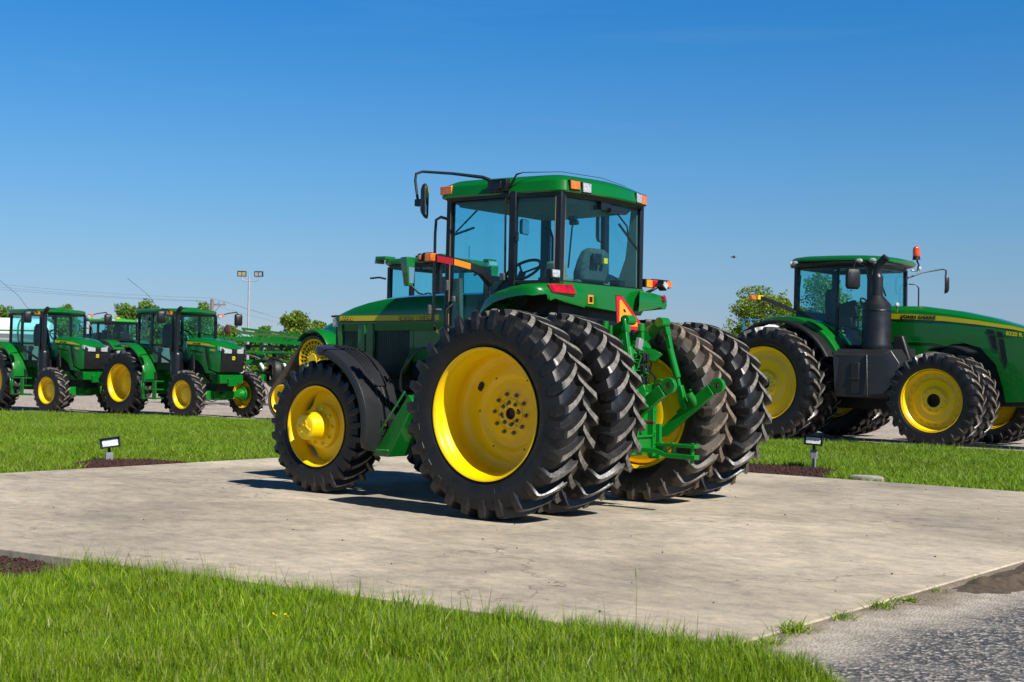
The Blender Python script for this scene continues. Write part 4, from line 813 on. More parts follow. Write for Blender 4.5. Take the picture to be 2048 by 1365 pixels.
utility_tractor((18.972, -9.205), -179.12, 'small green tractor wholly in view, left of the tall light pole', 'green utility tractors on the gravel')
utility_tractor((22.776, -8.29), -178.23, 'small green tractor cut off by the left edge, white tank behind its cab', 'green utility tractors on the gravel')

def row_crop_tractor():
    T = thing('row_crop_tractor', 'big green tractor at the right edge, thick black exhaust stack, orange beacon, dual front tyres', 'tractor', (4.531, -13.812, 0), rad(178.81))
    tr = tyre_mesh('rear_tyre', 1.045, .48, .67, 26, .048, rubs=[RUB, RUBD, RUBC]); tf = tyre_mesh('front_tyre', .82, .42, .525, 25, .044, rubs=[RUB, RUBD, RUBC])
    rr = dish_rim('rim', .665, .48, .10, .17, .10); rf = dish_rim('rim', .53, .42, .13, .16, .115)
    b = bolt_mesh(.014, .02, STEEL); b2 = bolt_mesh(.011, .014, YEL)
    for s in (1, -1):
        for yo in (1.76, 1.02):
            wheel(T, (0, s*yo, 1.045), s, [('tyre', tr), ('rim', rr)], [(b, circ_pts(10, .19, .13, .1)), (b, circ_pts(10, .13, .14, .4))] if yo > 1.5 and s < 0 else None, cz=.1*s+yo)
        for yo in (1.64, 1.02):
            wheel(T, (3.119, s*yo, .82), s, [('tyre', tf), ('rim', rf)], [(b, circ_pts(10, .185, .075, .1)), (b2, circ_pts(20, .43, .05, 0))] if yo > 1.5 and s < 0 else None, cz=.1*s+yo)
    m = MB(); m.cyl((0, -1.6, 1.045), (0, 1.6, 1.045), .09); m.box2((-.5, -.35, .6), (3.3, .35, 1.3)); m.box2((-.3, -.42, 1.2), (1.4, .42, 1.75)); m.box2((1.8, -.40, 1.0), (4.6, .40, 1.86)); m.box2((2.5, -.43, .72), (4.9, .43, 1.80)); m.build('chassis', DARK, T, .02)
    m = MB(); m.cyl((3.119, -1.2, .82), (3.119, 1.2, .82), .12); m.box2((2.95, -.3, .65), (3.3, .3, 1.0)); m.build('front_axle', GREEND, T)
    # hood with wheel arch
    hood_loft(T, [(1.55, .50, 1.78, 2.52), (2.3, .50, 1.78, 2.50), (3.0, .50, 1.80, 2.40), (3.6, .49, 1.86, 2.27), (4.1, .47, 1.9, 2.12), (4.6, .43, 1.75, 1.97), (4.95, .38, 1.60, 1.80)])
    for s in (1, -1):
        m = MB(); m.prism([(1.55, 1.80), (1.55, 1.0), (2.15, 1.05), (2.45, 1.45), (2.75, 1.74), (3.1, 1.84), (3.45, 1.74), (3.72, 1.45), (3.85, 1.05), (3.9, .80), (4.9, .85), (5.0, 1.1), (4.97, 1.70), (4.55, 1.9), (3.6, 2.0), (1.6, 1.95)], 'xz', s*.44, s*.50); m.build('hood_side_panel', GREEN, T, .006)
        m = MB()
        for p in ([(3.56, 2.07), (3.68, 2.05), (3.71, 1.98), (3.59, 1.98)], [(3.60, 1.96), (3.715, 1.96), (3.76, 1.68), (3.67, 1.74)], [(3.73, 2.04), (3.83, 2.01), (3.86, 1.92), (3.76, 1.93)], [(3.77, 1.90), (3.865, 1.89), (3.93, 1.50), (3.91, 1.40), (3.82, 1.60)]): m.prism(p, 'xz', s*.495, s*.506)
        m.build('side_vent', BLK, T)
        m = MB(); m.loft([[(x, s*(w+.003), z), (x, s*(w+.008), z), (x, s*(w+.008), z-h), (x, s*(w+.003), z-h)] for x, w, z, h in ((1.62, .502, 2.365, .10), (2.2, .504, 2.345, .095), (2.8, .504, 2.30, .085), (3.4, .497, 2.22, .07), (4.0, .477, 2.12, .055), (4.6, .435, 1.97, .035))]); m.build('hood_stripe', YELD, T)
        m = MB(); m.tube([(1.62, s*.505, 1.86), (2.6, s*.505, 1.83), (2.85, s*.505, 1.78)], .006, 5); m.build('hood_crease', GREEN, T)
    text_part(T, 'hood_lettering', [('JOHN DEERE', .085, (2.00, -.516, 2.276), (1, 0, -.045), (0, 0, 1), dict(xs=1.22, offset=.0035, spacing=1.12), 0), ('8320 R', .098, (3.90, -.509, 1.965), (.985, .03, -.115), (0, 0, 1), dict(xs=1.0, offset=.003), 1)], [BLKP, YELD])
    m = MB(); m.box2((4.9, -.35, .9), (5.03, .35, 1.7)); m.build('grille', BLK, T, .02)
    arch_fender(T, 'front_fender', BLK, 3.119, .90, .86, -1.25, -.80, 62, 112, lip=.03); arch_fender(T, 'front_fender', BLK, 3.119, .84, .86, 1.25, .80, 62, 112, lip=.03)
    for s in (1, -1):
        arch_fender(T, 'rear_fender', GREEN, 0.05, 1.05, 1.25, s*.55, s*1.34, 25, 112, lip=.10)
        MB().prism([(.05+1.19*math.cos(rad(a)), 1.05+1.19*math.sin(rad(a))) for a in range(18, 166, 6)], 'xz', s*.50, s*.56).build('fender_liner', BLK, T)
        arch_fender(T, 'fender_extension', BLK, 0.05, 1.03, 1.185, s*1.30, s*1.66, 26, 132, lip=.05)
    # cab
    m = MB(); m.prism([(.0, 2.40), (.12, 2.42), (.60, 2.10), (1.02, 1.72), (1.55, 1.72), (1.55, 1.3), (-.1, 1.3)], 'xz', -.74, .74); m.build('cab_base', BLKP, T, .02)
    cs = [(1.52, .78), (.90, .84), (.05, .80), (.05, -.80), (.90, -.84), (1.52, -.78)]
    m = MB(); n = 6; zb = [1.75, 1.9, 2.42, 2.42, 1.9, 1.75]; zt = 3.24
    for (x, y), bb, w in zip(cs, zb, (.07, .05, .09, .09, .05, .10)): m.bar([(x, y, bb), (x, y*.98, zt)], w, w, up=(1, 0, 0))
    for i in range(n): (x0, y0), (x1, y1) = cs[i], cs[(i+1) % n]; m.bar([(x0, y0*.98, zt), (x1, y1*.98, zt)], .06, .09)
    for s in (1, -1): m.tube([(.05, s*.80, 2.43), (.20, s*.82, 2.38), (.6, s*.83, 2.12), (1.0, s*.83, 1.78), (1.1, s*.83, 1.75), (1.5, s*.79, 1.74)], .035, 6)
    m.build('cab_frame', BLKP, T, .008)
    for s in (1, -1):
        m = MB(); quad_pane(m, [(.06, s*.80, 2.42), (.06, s*.785, 3.24), (.88, s*.82, 3.24), (.88, s*.84, 1.88), (.6, s*.835, 2.12), (.25, s*.82, 2.36)]); m.build('side_window', GLASS, T)
        m = MB(); quad_pane(m, [(.92, s*.84, 1.84), (.92, s*.82, 3.24), (1.50, s*.765, 3.24), (1.50, s*.78, 1.76), (1.05, s*.82, 1.76)]); m.build('door_glass', GLASS, T)
    for x, z0 in ((.04, 2.42), (1.53, 2.0)):
        m = MB(); quad_pane(m, [(x, .76, z0), (x, .75, 3.24), (x, -.75, 3.24), (x, -.76, z0)]); m.build('windscreen' if x > 1 else 'rear_window', GLASS, T)
    seat_part(T, .55, 2.22, 1.1, SEAT); m = MB(); 
    for i in range(5): m.box((.62, -.30, 1.82+i*.075), (.30-.012*i, .30, .05))
    m.box((.62, -.30, 2.22), (.34, .3, .10)); m.build('seat_bellows', BEIGE, T, .02)
    m = MB(); m.box((.95, -.45, 2.42), (.34, .10, .34), Matrix.Rotation(-.25, 3, 'Y')); m.box((.80, -.45, 2.2), (.5, .2, .18)); m.prism([(1.2, 1.8), (1.15, 2.25), (1.38, 2.35), (1.45, 1.8)], 'xz', -.2, .2); m.build('console', BLK, T, .02); wheel_ctl(T, 1.12, 2.52, .2)
    roof_loft(T, -.14, 1.78, .96, .90, 3.34, .085, crown=.045, nose=.08, droop=.07)
    m = MB(); m.tube([(-.06, .0, 3.27), (-.05, -.8, 3.27), (.1, -.9, 3.27), (1.0, -.90, 3.28), (1.6, -.88, 3.26), (1.78, -.6, 3.24), (1.8, 0, 3.24)], .045, 6); m.build('roof_gutter', BLK, T)
    for x, y, ax in ((1.36, -.93, 'y'), (1.62, -.92, 'y'), (.06, -.90, 'y'), (-.03, -.86, 'x')):
        m = MB(); m.sphere((x, y, 3.31), .075, 8, (1, .35, .6) if ax == 'y' else (.35, 1, .6)); m.build('work_light', LENS, T)
    m = MB(); m.sphere((1.84, .70, 3.26), .06, 8, (.4, 1, .8)); m.build('work_light', LENS, T)
    m = MB(); m.tube([(1.62, .80, 3.24), (1.70, .90, 3.24), (1.72, .92, 3.35), (1.68, .92, 3.44)], .018, 8); bb = m.build('beacon_bracket', BLKP, T)
    m = MB(); m.cyl((1.67, .92, 3.45), (1.67, .92, 3.52), .075, .065, 20); h = m.build('beacon_base', BLK, T); MB().lathe([(.068, 3.52), (.072, 3.56), (.066, 3.66), (.045, 3.70), (0, 3.715)], c=(1.67, .92, 0), axis='z', n=24).build('beacon_lens', pbr('orange beacon lens', (.75, .07, .005), .1, coat=1), h)
    # exhaust stack and under-cab tank
    m = MB(); m.lathe([(0, 1.22), (.05, 1.24), (.20, 1.52), (.27, 1.72), (.27, 1.78), (.255, 1.82), (.255, 2.44), (.25, 2.50), (.107, 2.66), (.107, 2.98), (.105, 3.0), (.07, 3.06)], c=(1.76, -1.02, 0), axis='z', n=36)
    m.tube([(1.76, -1.02, 3.03), (1.76, -1.02, 3.12), (1.79, -1.02, 3.20), (1.86, -1.02, 3.29), (1.93, -1.02, 3.35)], [.075, .073, .072, .072, .075], 18); m.lathe([(.262, 2.38), (.266, 2.39), (.262, 2.40)], c=(1.76, -1.02, 0), axis='z', n=36)
    e = m.build('exhaust_stack', CHAR, T)
    m = MB(); m.loft([[(x, y, z) for x, z in P] for y, P in ((-.55, [(1.0, 1.72), (2.3, 1.72), (2.35, .80), (1.1, .75)]), (-1.28, [(1.02, 1.70), (2.15, 1.68), (2.32, 1.45), (2.34, .80), (1.08, .76)][:4]), (-1.40, [(1.10, 1.60), (2.0, 1.58), (2.22, .92), (1.14, .84)]))]); m.box2((1.45, -1.42, .90), (1.62, -1.38, 1.45)); m.box2((1.42, -1.43, 1.15), (1.64, -1.37, 1.18))
    m.bar([(1.75, -1.41, 1.60), (1.78, -1.43, .85)], .03, .03); m.build('side_tank', BLKF, T, .02)
    m = MB(); m.prism([(2.0, 1.3), (2.05, 1.95), (2.22, 1.95), (2.42, 1.35), (2.42, 1.0), (2.0, 1.0)], 'xz', -.95, -.80); m.build('air_duct_cover', BLK, T, .03)
    for q in ((1.14, -1.405, 1.3), (1.16, -1.405, 1.0), (1.9, -1.405, 1.3), (1.95, -1.405, 1.0)): pass
    mirror_simple(T, [(1.50, -.85, 3.0), (1.58, -1.1, 3.18), (1.52, -1.42, 3.26), (1.50, -1.46, 3.1)], (1.50, -1.47, 2.95), .28, .38, rad(-38))
    mirror_simple(T, [(1.55, .82, 3.10), (1.7, 1.15, 3.22), (1.95, 1.5, 3.30), (2.0, 1.56, 3.28), (2.0, 1.56, 3.1)], (1.99, 1.56, 3.01), .22, .36, rad(25), r=.016)
    m = MB(); m.tube([(1.56, .84, 2.98), (1.68, .92, 2.98), (1.72, .93, 2.9), (1.72, .93, 2.4)], .014, 8); m.build('door_handrail', BLKP, T)
    m = MB(); m.bar([(1.54, -.55, 3.15), (1.56, -.2, 2.70)], .02, .03); m.build('wiper', BLKP, T)
    m = MB(); m.bar([(.02, -.60, 3.1), (.02, -.70, 2.55)], .02, .03); m.build('wiper', BLKP, T)
    m = MB(); m.bar([(.02, -.90, 2.42), (-.15, -1.10, 2.52), (-.30, -1.4, 2.62), (-.38, -1.55, 2.64), (-.40, -1.72, 2.62)], .06, .075); a = m.build('light_arm', BLKP, T, .01)
    MB().box((-.365, -1.50, 2.645), (.08, .20, .082)).build('yellow_reflector', YELD, a); MB().box((-.40, -1.68, 2.63), (.09, .16, .09)).build('turn_signal', AMB, a, .02)
    m = MB(); m.sphere((-.55, .9, 2.46), .06, 8); m.tube([(-.55, .9, 2.42), (-.55, .9, 2.2)], .02, 6); m.build('rear_work_light', BLK, T)
    m = MB(); m.sphere((2.05, -.80, 2.50), .07, 8, (.5, 1, .7)); m.tube([(2.03, -.78, 2.46), (2.0, -.70, 2.38), (1.95, -.6, 2.40)], .016, 6); m.build('hood_work_light', LENS, T)
    return T
row_crop_tractor()

def modern_cab_tractor(name, loc, label, tracks, sc=1.0, zc=3.50):
    """large tractor facing away to the left; only what rises above the nearer machines shows"""
    T = thing(name, label, 'tractor', (*loc, 0), 0)
    T.scale = (sc, sc, sc)
    if tracks:
        def track(x, y0, y1, s):
            c0, r0 = (x, 1.35), .46; c1, r1 = (x+.95, .44), .385; c2 = (x-.95, .44)
            P = []
            for (cx, cz), r, a0, a1 in ((c0, r0, 35, 145), (c2, r1, 145, 270), (c1, r1, 270, 395)):
                for i in range(9): a = rad(a0+(a1-a0)*i/8); P.append((cx, cz, r, a))
            A = [[(cx+(r+d)*math.cos(a), y, cz+(r+d)*math.sin(a)) for y, d in ((y0, 0), (y1, 0), (y1, .05), (y0, .05))] for cx, cz, r, a in P]
            t = MB().loft(A, ring=True, caps=False).build('track', BELT, T, .005)
            m = MB(); m.lathe([(.40, y1-.04*s), (.44, y1-.03*s), (.44, y1-.08*s), (.40, y1-.09*s), (.40, y1-.04*s)], c=(c0[0], 0, c0[1]), n=48)
            for k in range(24):
                a = 2*PI*k/24; m.bar([(c0[0]+.19*math.cos(a), y1-.06*s, c0[1]+.19*math.sin(a)), (c0[0]+.41*math.cos(a), y1-.05*s, c0[1]+.41*math.sin(a))], .022, .03, up=(0, 1, 0))
            m.lathe([(0, y1+.0*s), (.12, y1+.0*s), (.14, y1-.03*s), (.20, y1-.035*s), (.21, y1-.09*s)], c=(c0[0], 0, c0[1]), n=32)
            for q in circ_pts(14, .165, 0): m.cyl((c0[0]+q[0], y1-.03*s, c0[1]+q[2]), (c0[0]+q[0], y1-.005*s, c0[1]+q[2]), .012, n=6)
            m.lathe([(.30, y1-.06*s), (.335, y1-.05*s), (.335, y1-.09*s)], c=(c0[0], 0, c0[1]), n=48)
            m.build('drive_wheel', YEL, t, 0)
            for cc in (c1, c2):
                m = MB(); m.lathe([(.34, y1-.10*s), (.34, y1-.01*s), (.325, y1-.0*s), (.30, y1-.03*s), (.27, y1-.10*s), (.12, y1-.12*s), (.10, y1-.03*s), (.07, y1-.01*s), (0, y1)], c=(cc[0], 0, cc[1]), n=40); w = m.build('idler_wheel', YEL, t)
                for q in circ_pts(6, .055, 0): MB().cyl((cc[0]+q[0], y1-.005*s, cc[1]+q[2]), (cc[0]+q[0], y1+.015*s, cc[1]+q[2]), .010, n=6).build('bolt', YEL, w)
            m = MB(); m.box2((x-.6, y0, .35), (x+.6, y1-.15*s, .9)); m.box2((x-.2, y0, .9), (x+.2, y1-.2*s, 1.3)); m.build('track_frame', DARK, t)
            m = MB(); m.box2((x+.28, y1-.10*s, .72), (x+.52, y1-.02*s, .98)); 
            for i in range(3):
                for j in range(3): m.sphere((x+.33+.07*i, y1-.02*s, .77+.075*j), .022, 5)
            m.build('weight_block', GREEND, t, .01)
        for s in (1, -1):
            track(3.1, s*.85, s*1.35, s); track(0, s*.85, s*1.35, s)
            arch_fender(T, 'front_fender', GREEN, 3.1, 1.35, .64, s*.95, s*1.40, 38, 150, lip=.03, flat=.9); arch_fender(T, 'rear_fender', GREEN, 0, 1.3, .85, s*.6, s*1.35, 30, 140)
    else:
        tr = tyre_mesh('rear_tyre', .98, .5, .55, 20, .05); rr = dish_rim('rim', .545, .5, .2, .15); tf = tyre_mesh('front_tyre', .75, .42, .4, 18, .045); rf = dish_rim('rim', .40, .42, .12, .12)
        for s in (1, -1):
            wheel(T, (0, s*.95, .98), s, [('tyre', tr), ('rim', rr)]); wheel(T, (2.9, s*.95, .75), s, [('tyre', tf), ('rim', rf)])
            arch_fender(T, 'rear_fender', GREEN, 0, .98, 1.16, s*.5, s*1.1, 20, 140, lip=.07); arch_fender(T, 'fender_extension', BLK, 0, .98, 1.15, s*1.09, s*1.3, 20, 140, lip=.05)
    m = MB(); m.box2((-.5, -.4, .5), (3.4, .4, 1.3)); m.box2((0, -.6, 1.2), (1.6, .6, 1.9)); m.build('chassis', DARK, T, .02)
    hood_loft(T, [(1.6, .46, 1.4, 2.50), (2.6, .45, 1.3, 2.42), (3.4, .42, 1.1, 2.28), (3.85, .38, 1.1, 2.12), (3.95, .33, 1.2, 2.0)])
    m = MB(); m.prism([(3.9, 1.2), (3.9, 2.0), (4.03, 1.95), (4.0, 1.2)], 'xz', -.35, .35); m.build('grille', BLK, T, .02)
    z0, z1 = 2.0, zc-.20
    cs = [(1.45, .72), (.75, .80), (.02, .76), (.02, -.76), (.75, -.80), (1.45, -.72)]
    panes_and_posts(T, cs, [z0-.2, z0, z0+.15, z0+.15, z0, z0-.2], z1, .085)
    m = MB(); m.box2((.0, -.72, 1.6), (1.4, .72, 2.05)); m.build('cab_floor', BLK, T)
    seat_part(T, .55, 2.25, 1.05, BLK); m = MB(); m.box((.25, -.2, z0+.35), (.3, .5, .35)); m.box((1.25, 0, 2.3), (.2, .4, .6)); m.build('console', BLK, T, .05); wheel_ctl(T, 1.1, 2.65)
    r = roof_loft(T, -.12, 1.68, .88, .84, zc-.13, .10, mat=GREEN if tracks else GREENP, crown=.03, nose=.06)
    for s in (1, -1):
        for a, b in (((1.45, s*.55, zc-.05), (1.76, s*.86, zc+.03)), ((.6, s*.30, zc), (.9, s*.55, zc+.045)), ((-.16, s*.6, zc-.05), (.0, s*.88, zc+.02))):
            MB().box2(a, b).build('roof_light_pod', GREEN if tracks else GREENP, T, .02)
    for s in (1, -1):
        MB().box2((1.74, s*.58, zc-.12), (1.79, s*.84, zc-.04)).build('roof_light', LENS, T, .01); MB().box2((-.20, s*.58, zc-.12), (-.165, s*.84, zc-.03)).build('roof_light', LENS, T, .01)
    m = MB(); m.sphere((.7, -.2, zc+.03), .13, 8, (1, 1, .4)); m.build('satellite_receiver', YELD, T)
    # green backed mirrors
    for s in (1, -1):
        mx_ = .33 if tracks else 1.5
        m = MB(); m.tube([(mx_+.1, s*.84, zc-.30), (mx_+.05, s*1.0, zc-.18), (mx_, s*1.33, zc-.16)], .025, 6); m.tube([(mx_, s*1.33, zc-.6), (mx_-.15, s*1.2, zc-.8), (mx_-.2, s*.84, zc-.85)], .02, 6); a = m.build('mirror', BLKP, T)
        m = MB(); m.loft([[(mx_+d, s*(1.33+w), z) for d, w in ((.17*k, -.06*k), (.17*k, .06*k), (-.06, .13*k), (-.06, -.10*k))] for z, k in ((zc-.66, .60), (zc-.62, .68), (zc-.10, 1.15), (zc-.07, 1.1))]); m.build('mirror_housing', GREEN, a, .015)
        m = MB(); m.loft([[(mx_-.062-d, s*(1.33+w), z) for d, w in ((0, -.085*k), (0, .085*k), (.006, .085*k), (.006, -.085*k))] for z, k in ((zc-.60, .7), (zc-.28, 1.0))]); m.build('mirror_glass', MIRR, a)
    m = MB(); m.tube([(1.5, .78, zc-.45), (1.62, .86, zc-.42), (1.80, .95, zc-.44)], .022, 6); m.build('side_marker_arm', BLKP, T)
    m = MB(); m.lathe([(.17, 2.0), (.17, zc-.72), (.165, zc-.66), (.14, zc-.60), (.16, zc-.52), (.16, zc-.36), (.10, zc-.30)], c=(1.35, -.98, 0), axis='z', n=24); e = m.build('exhaust_stack', CHAR, T); MB().lathe([(.176, zc-.73), (.178, zc-.70), (.176, zc-.67)], c=(1.35, -.98, 0), axis='z', n=24).build('clamp_ring', STEEL, e)
    m = MB(); m.tube([(.3, -.5, zc), (.3, -.5, zc+.3)], .008, 5); m.build('antenna', BLKP, T)
    return T
modern_cab_tractor('track_tractor', (11.15, -11.1), 'green tractor on brown rubber tracks behind the nose of the tractor on the pad', True, 1.0, 3.52)
modern_cab_tractor('cab_tractor', (43.05, -25.55), 'distant tractor with faded pale green roof, seen between the two small green tractors', False, .98, 3.10)

# ================================================================== PLANTER, TANKS
def planter():
    T = thing('planter', 'folded green planter with long lattice booms, behind the small tractor by the light pole', 'planter', (23.4, -16.2, 0), rad(-141.7))
    # local: x to the right along the boom (towards screen right), y away
    def truss(z, L0, L1, h, y, slope=0):
        m = MB(); n = int((L1-L0)/.38); f = lambda x: z+slope*(x-L0)
        m.bar([(L0, y, f(L0)), (L1, y, f(L1))], .07, .07); m.bar([(L0, y, f(L0)-h), (L1, y, f(L1)-h*(.45 if slope < 0 else 1))], .07, .08)
        for i in range(n):
            x0 = L0+i*.38; hh = lambda x: h*(1-(.55 if slope < 0 else 0)*(x-L0)/(L1-L0))
            m.bar([(x0, y, f(x0)-hh(x0)*(i % 2)), (x0+.38, y, f(x0+.38)-hh(x0+.38)*((i+1) % 2))], .035, .035)
        return m
    truss(1.96, -2.2, 2.6, .24, 0).build('boom', GREEN, T); truss(2.25, -.6, 2.9, .26, .5, -.10).build('boom', GREEN, T); truss(2.12, -.6, 2.9, .22, -.25, -.08).build('boom', GREEN, T)
    m = MB(); m.bar([(-3.0, .1, 1.25), (3.0, .1, 1.25)], .18, .16); m.bar([(-2.4, -.3, 1.55), (2.8, -.3, 1.55)], .06, .06); m.bar([(-2.6, .3, .95), (3.0, .3, .95)], .10, .10)
    for x in (-1.6, .1, 1.2, 2.2): m.box((x, 0, 1.6), (.10, .14, .7)); m.box((x, -.1, 1.42), (.25, .2, .2))
    m.build('toolbar', GREEN, T, .01)
    random.seed(9)
    for i in range(7):
        x = -1.8+i*.68; u = MB(); u.bar([(x, -.2, 1.2), (x+.05, -.6, .9), (x+.05, -.9, .62)], .06, .12); u.box((x, -.45, 1.08), (.2, .3, .14)); u.box((x+.1, -.75, .8), (.16, .2, .22)); q = u.build('row_unit', GREEND, T, .01)
        MB().sphere((x+.22, -.72, .98), .115, 8).build('seed_meter', BLK, q); MB().lathe([(.24, -.02), (.26, 0), (.24, .02)], c=(x, -.95, .35), n=20).build('gauge_wheel', BLK, q)
        u = MB(); u.cyl((x-.05, -.62, 1.22), (x+.10, -.70, 1.02), .04, .06); u.build('seed_tube', WHITE, q); MB().box((x+.16, -.80, 1.1), (.10, .06, .06)).build('sensor', YELD, q)
    for i in range(12):
        x = random.uniform(-2.0, 2.2); m = MB(); a = random.uniform(.5, 1.5); z = random.uniform(1.2, 1.5)
        m.tube([(x, -.35, z), (x+a*.3, -.5, z+.12), (x+a*.7, -.5, z+random.uniform(-.1, .1)), (x+a, -.4, z-.2)], random.uniform(.018, .04), 6); m.build('hose', BLK, T)
    for i in range(26): x = random.uniform(-2.2, 2.6); MB().box((x, random.uniform(-.3, .3), random.uniform(1.35, 1.75)), (random.uniform(.05, .25), .1, random.uniform(.05, .22))).build('valve_box', BLK, T, .01)
    t = MB(); t.lathe([(.22, -.10), (.40, -.12), (.43, -.08), (.435, 0), (.43, .08), (.40, .12), (.22, .10)], n=32)
    tm = t.mesh('tyre', RUB, 30); rm = MB().lathe([(.23, -.06), (.20, -.02), (.05, 0), (0, 0)], n=24).mesh('rim', YEL, 30)
    for x, y, z, a in ((.62, -.9, .98, 2.1), (-1.3, -.9, .55, 0), (2.0, -.6, .55, .2)):
        w = bpy.data.objects.new('wheel', None); COL.objects.link(w); w.parent = T; w.location = (x, y, z); w.rotation_euler = (0, 0, a); obj('tyre', tm, w); obj('rim', rm, w)
    return T
planter()
m = MB(); m.lathe([(0, -.05), (.06, -.04), (.14, -.01), (.14, .01), (.06, .04), (0, .05)], c=(22.72, -14.46, 2.15), n=20); m.bar([(22.72, -14.46, 2.15), (22.2, -14.88, 2.09), (21.3, -15.8, 1.98)], .035, .04); tag(m.build('disc_marker', RUST), 'rusty round disc on a thin arm, above the boom beside the black mirror', 'disc marker')
def tank_trailer():
    T = thing('tank_trailer', 'long white tank on a green frame behind the leftmost tractor', 'tank', (34.9, -14.1, 0), rad(-141.7))
    m = MB(); m.lathe([(0, -2.4), (.32, -2.35), (.46, -2.1), (.48, 0), (.46, 2.1), (.32, 2.35), (0, 2.4)], c=(0, 0, 2.12), axis='x', n=40); m.build('tank', WHITE, T)
    for x in (-1.4, 0, 1.4): MB().lathe([(.482, -.03), (.488, 0), (.482, .03)], c=(x, 0, 2.12), axis='x', n=40).build('tank_strap', GREEN, T)
    m = MB(); m.box2((-2.6, -.5, 1.35), (2.6, .5, 1.55)); m.bar([(-2.6, -.58, 2.16), (2.6, -.58, 2.16)], .03, .05); m.box2((-.8, -.5, .7), (.8, .5, 1.35)); m.build('frame', GREEN, T)
    for s in (1, -1): wheel(T, (0, s*.9, .7), s, [('tyre', UT['tr']), ('rim', UT['rr'])])
tank_trailer()
def tank_cart():
    T = thing('tank_cart', 'white plastic tank with blue tube rails, just left of the big right-hand tractor', 'tank', (10.75, -23.7, 0), rad(-141.7))
    m = MB(); m.loft([[(x*k, y*k, z) for x, y in [(.62*math.cos(a), .5*math.sin(a)) for a in [2*PI*i/24 for i in range(24)]]] for z, k in ((1.5, .8), (1.7, 1), (2.3, 1.02), (2.45, .9), (2.55, .45), (2.58, .3))]); m.build('tank', WHITE, T, 0, 50)
    m = MB(); m.lathe([(0, .06), (.2, .05), (.22, 0)], c=(.05, 0, 2.58), axis='z', n=20); m.build('tank_lid', BLK, T)
    MB().box((-.30, -.46, 2.32), (.14, .02, .15)).build('tank_label', BLUE, T)
    m = MB()
    m.tube([(-.72, -.55, 1.4), (-.72, -.55, 2.66), (-.3, -.55, 2.66)], .03, 6, m=0); m.tube([(.3, -.55, 2.66), (.72, -.55, 2.66), (.80, -.55, 2.5), (.8, -.55, 1.4)], .03, 6); m.build('rail', BLUE, T)
    m = MB(); m.box2((-.9, -.6, 1.2), (1.0, .6, 1.4)); m.bar([(-.72, -.58, 1.3), (-.72, -.58, 2.35)], .08, .08); m.build('frame', GREEN, T)
    m = MB(); m.prism([(-.3, 1.6), (.1, 2.12), (.5, 2.30), (1.0, 2.3), (1.0, 1.6)], 'xz', -1.0, -.7); m.build('yellow_cover', YEL, T, .02)
    for s in (1, -1): wheel(T, (0, s*.8, .74), s, [('tyre', UT['tr']), ('rim', UT['rr'])])
tank_cart()

# ================================================================== POLES, WIRES, BIRD, GROUND LAMPS
def light_pole():
    T = thing('light_pole', 'tall slim galvanised pole with two square floodlights', 'light pole', (50.8, -39.3, 0))
    m = MB(); m.cyl((0, 0, 0), (0, 0, 6.0), .085, .055, 12); m.build('pole', GALV, T)
    m = MB(); r = Vector((-.785, -.62, 0)); m.tube([tuple(-r*.42+Vector((0, 0, 5.95))), tuple(-r*.40+Vector((0, 0, 5.80))), tuple(-r*.2+Vector((0, 0, 5.72))), (0, 0, 5.72), tuple(r*.3+Vector((0, 0, 5.72))), tuple(r*.5+Vector((0, 0, 5.80))), tuple(r*.52+Vector((0, 0, 5.98)))], .035, 8); m.build('bracket', GALV, T)
    for s, c, t in ((-1, -r*.42, .1), (1, r*.52, -.15)):
        rot = Matrix.Rotation(rad(128)+t, 3, 'Z') @ Matrix.Rotation(rad(14), 3, 'Y')
        c = c+Vector((0, 0, 6.12)); m = MB(); m.box(c, (.14, .50, .30), rot); h = m.build('floodlight', BLK, T, .02)
        for dy in (-.11, .11): m = MB(); m.box(c+rot @ Vector((.075, dy, 0)), (.02, .19, .21), rot); m.build('lamp_panel', LENS if s > 0 else pbr('yellowish lens', (.45, .38, .2), .3), h, .01)
light_pole()
def utility_pole():
    T = thing('utility_pole', 'wooden utility pole with one crossarm behind the small tractors', 'utility pole', (76.2, -57.4, 0))
    m = MB(); m.cyl((0, 0, 0), (0, 0, 6.05), .19, .13, 12); m.build('pole', WOOD, T)
    r = Vector((-.785, -.62, 0)); m = MB(); m.bar([tuple(-r*1.05+Vector((0, 0, 5.62))), tuple(r*1.05+Vector((0, 0, 5.62)))], .12, .14); m.bar([tuple(r*.65+Vector((0, 0, 5.6))), tuple(r*.1+Vector((0, 0, 4.9)))], .05, .05); m.build('crossarm', WOOD, T)
    for k in (-.95, -.5, .5, .95): MB().lathe([(0, .18), (.05, .15), (.06, 0)], c=tuple(r*k+Vector((0, 0, 5.7))), axis='z', n=10).build('insulator', GREY, T)
    return r
rr_ = utility_pole()
wl = [(-61.9, 18.5), (17.9+53.0, 10.376-66.7+20.0)]
for i, (k, dz) in enumerate(((-.95, 0), (.0, .25), (.95, 0))):
    P0 = Vector((-7.128+.62*79+.785*37, 10.376-.7846*79+.62*37, 5.95+dz)); P1 = Vector((76.2, -57.4, 5.88+dz)); P2 = Vector((-7.128+.62*230+.785*25, 10.376-.7846*230+.62*25, 6.0+dz)); off = rr_*k; pts = []
    for A_, B_ in ((P0, P1), (P1, P2)):
        for t in range(0, 13):
            if pts and t == 0: continue
            q = t/12; p = A_.lerp(B_, q)+off; p.z -= .5*4*q*(1-q)*(.6 if A_ is P0 else 1.2); pts.append(p)
    tag(MB().tube(pts, .007, 4).build('power_line', WIRE), ['lowest thin power line crossing the sky at the utility pole', 'highest thin power line, over the top of the utility pole', 'middle thin power line at the right arm of the utility pole'][i], 'power line', 'power lines')
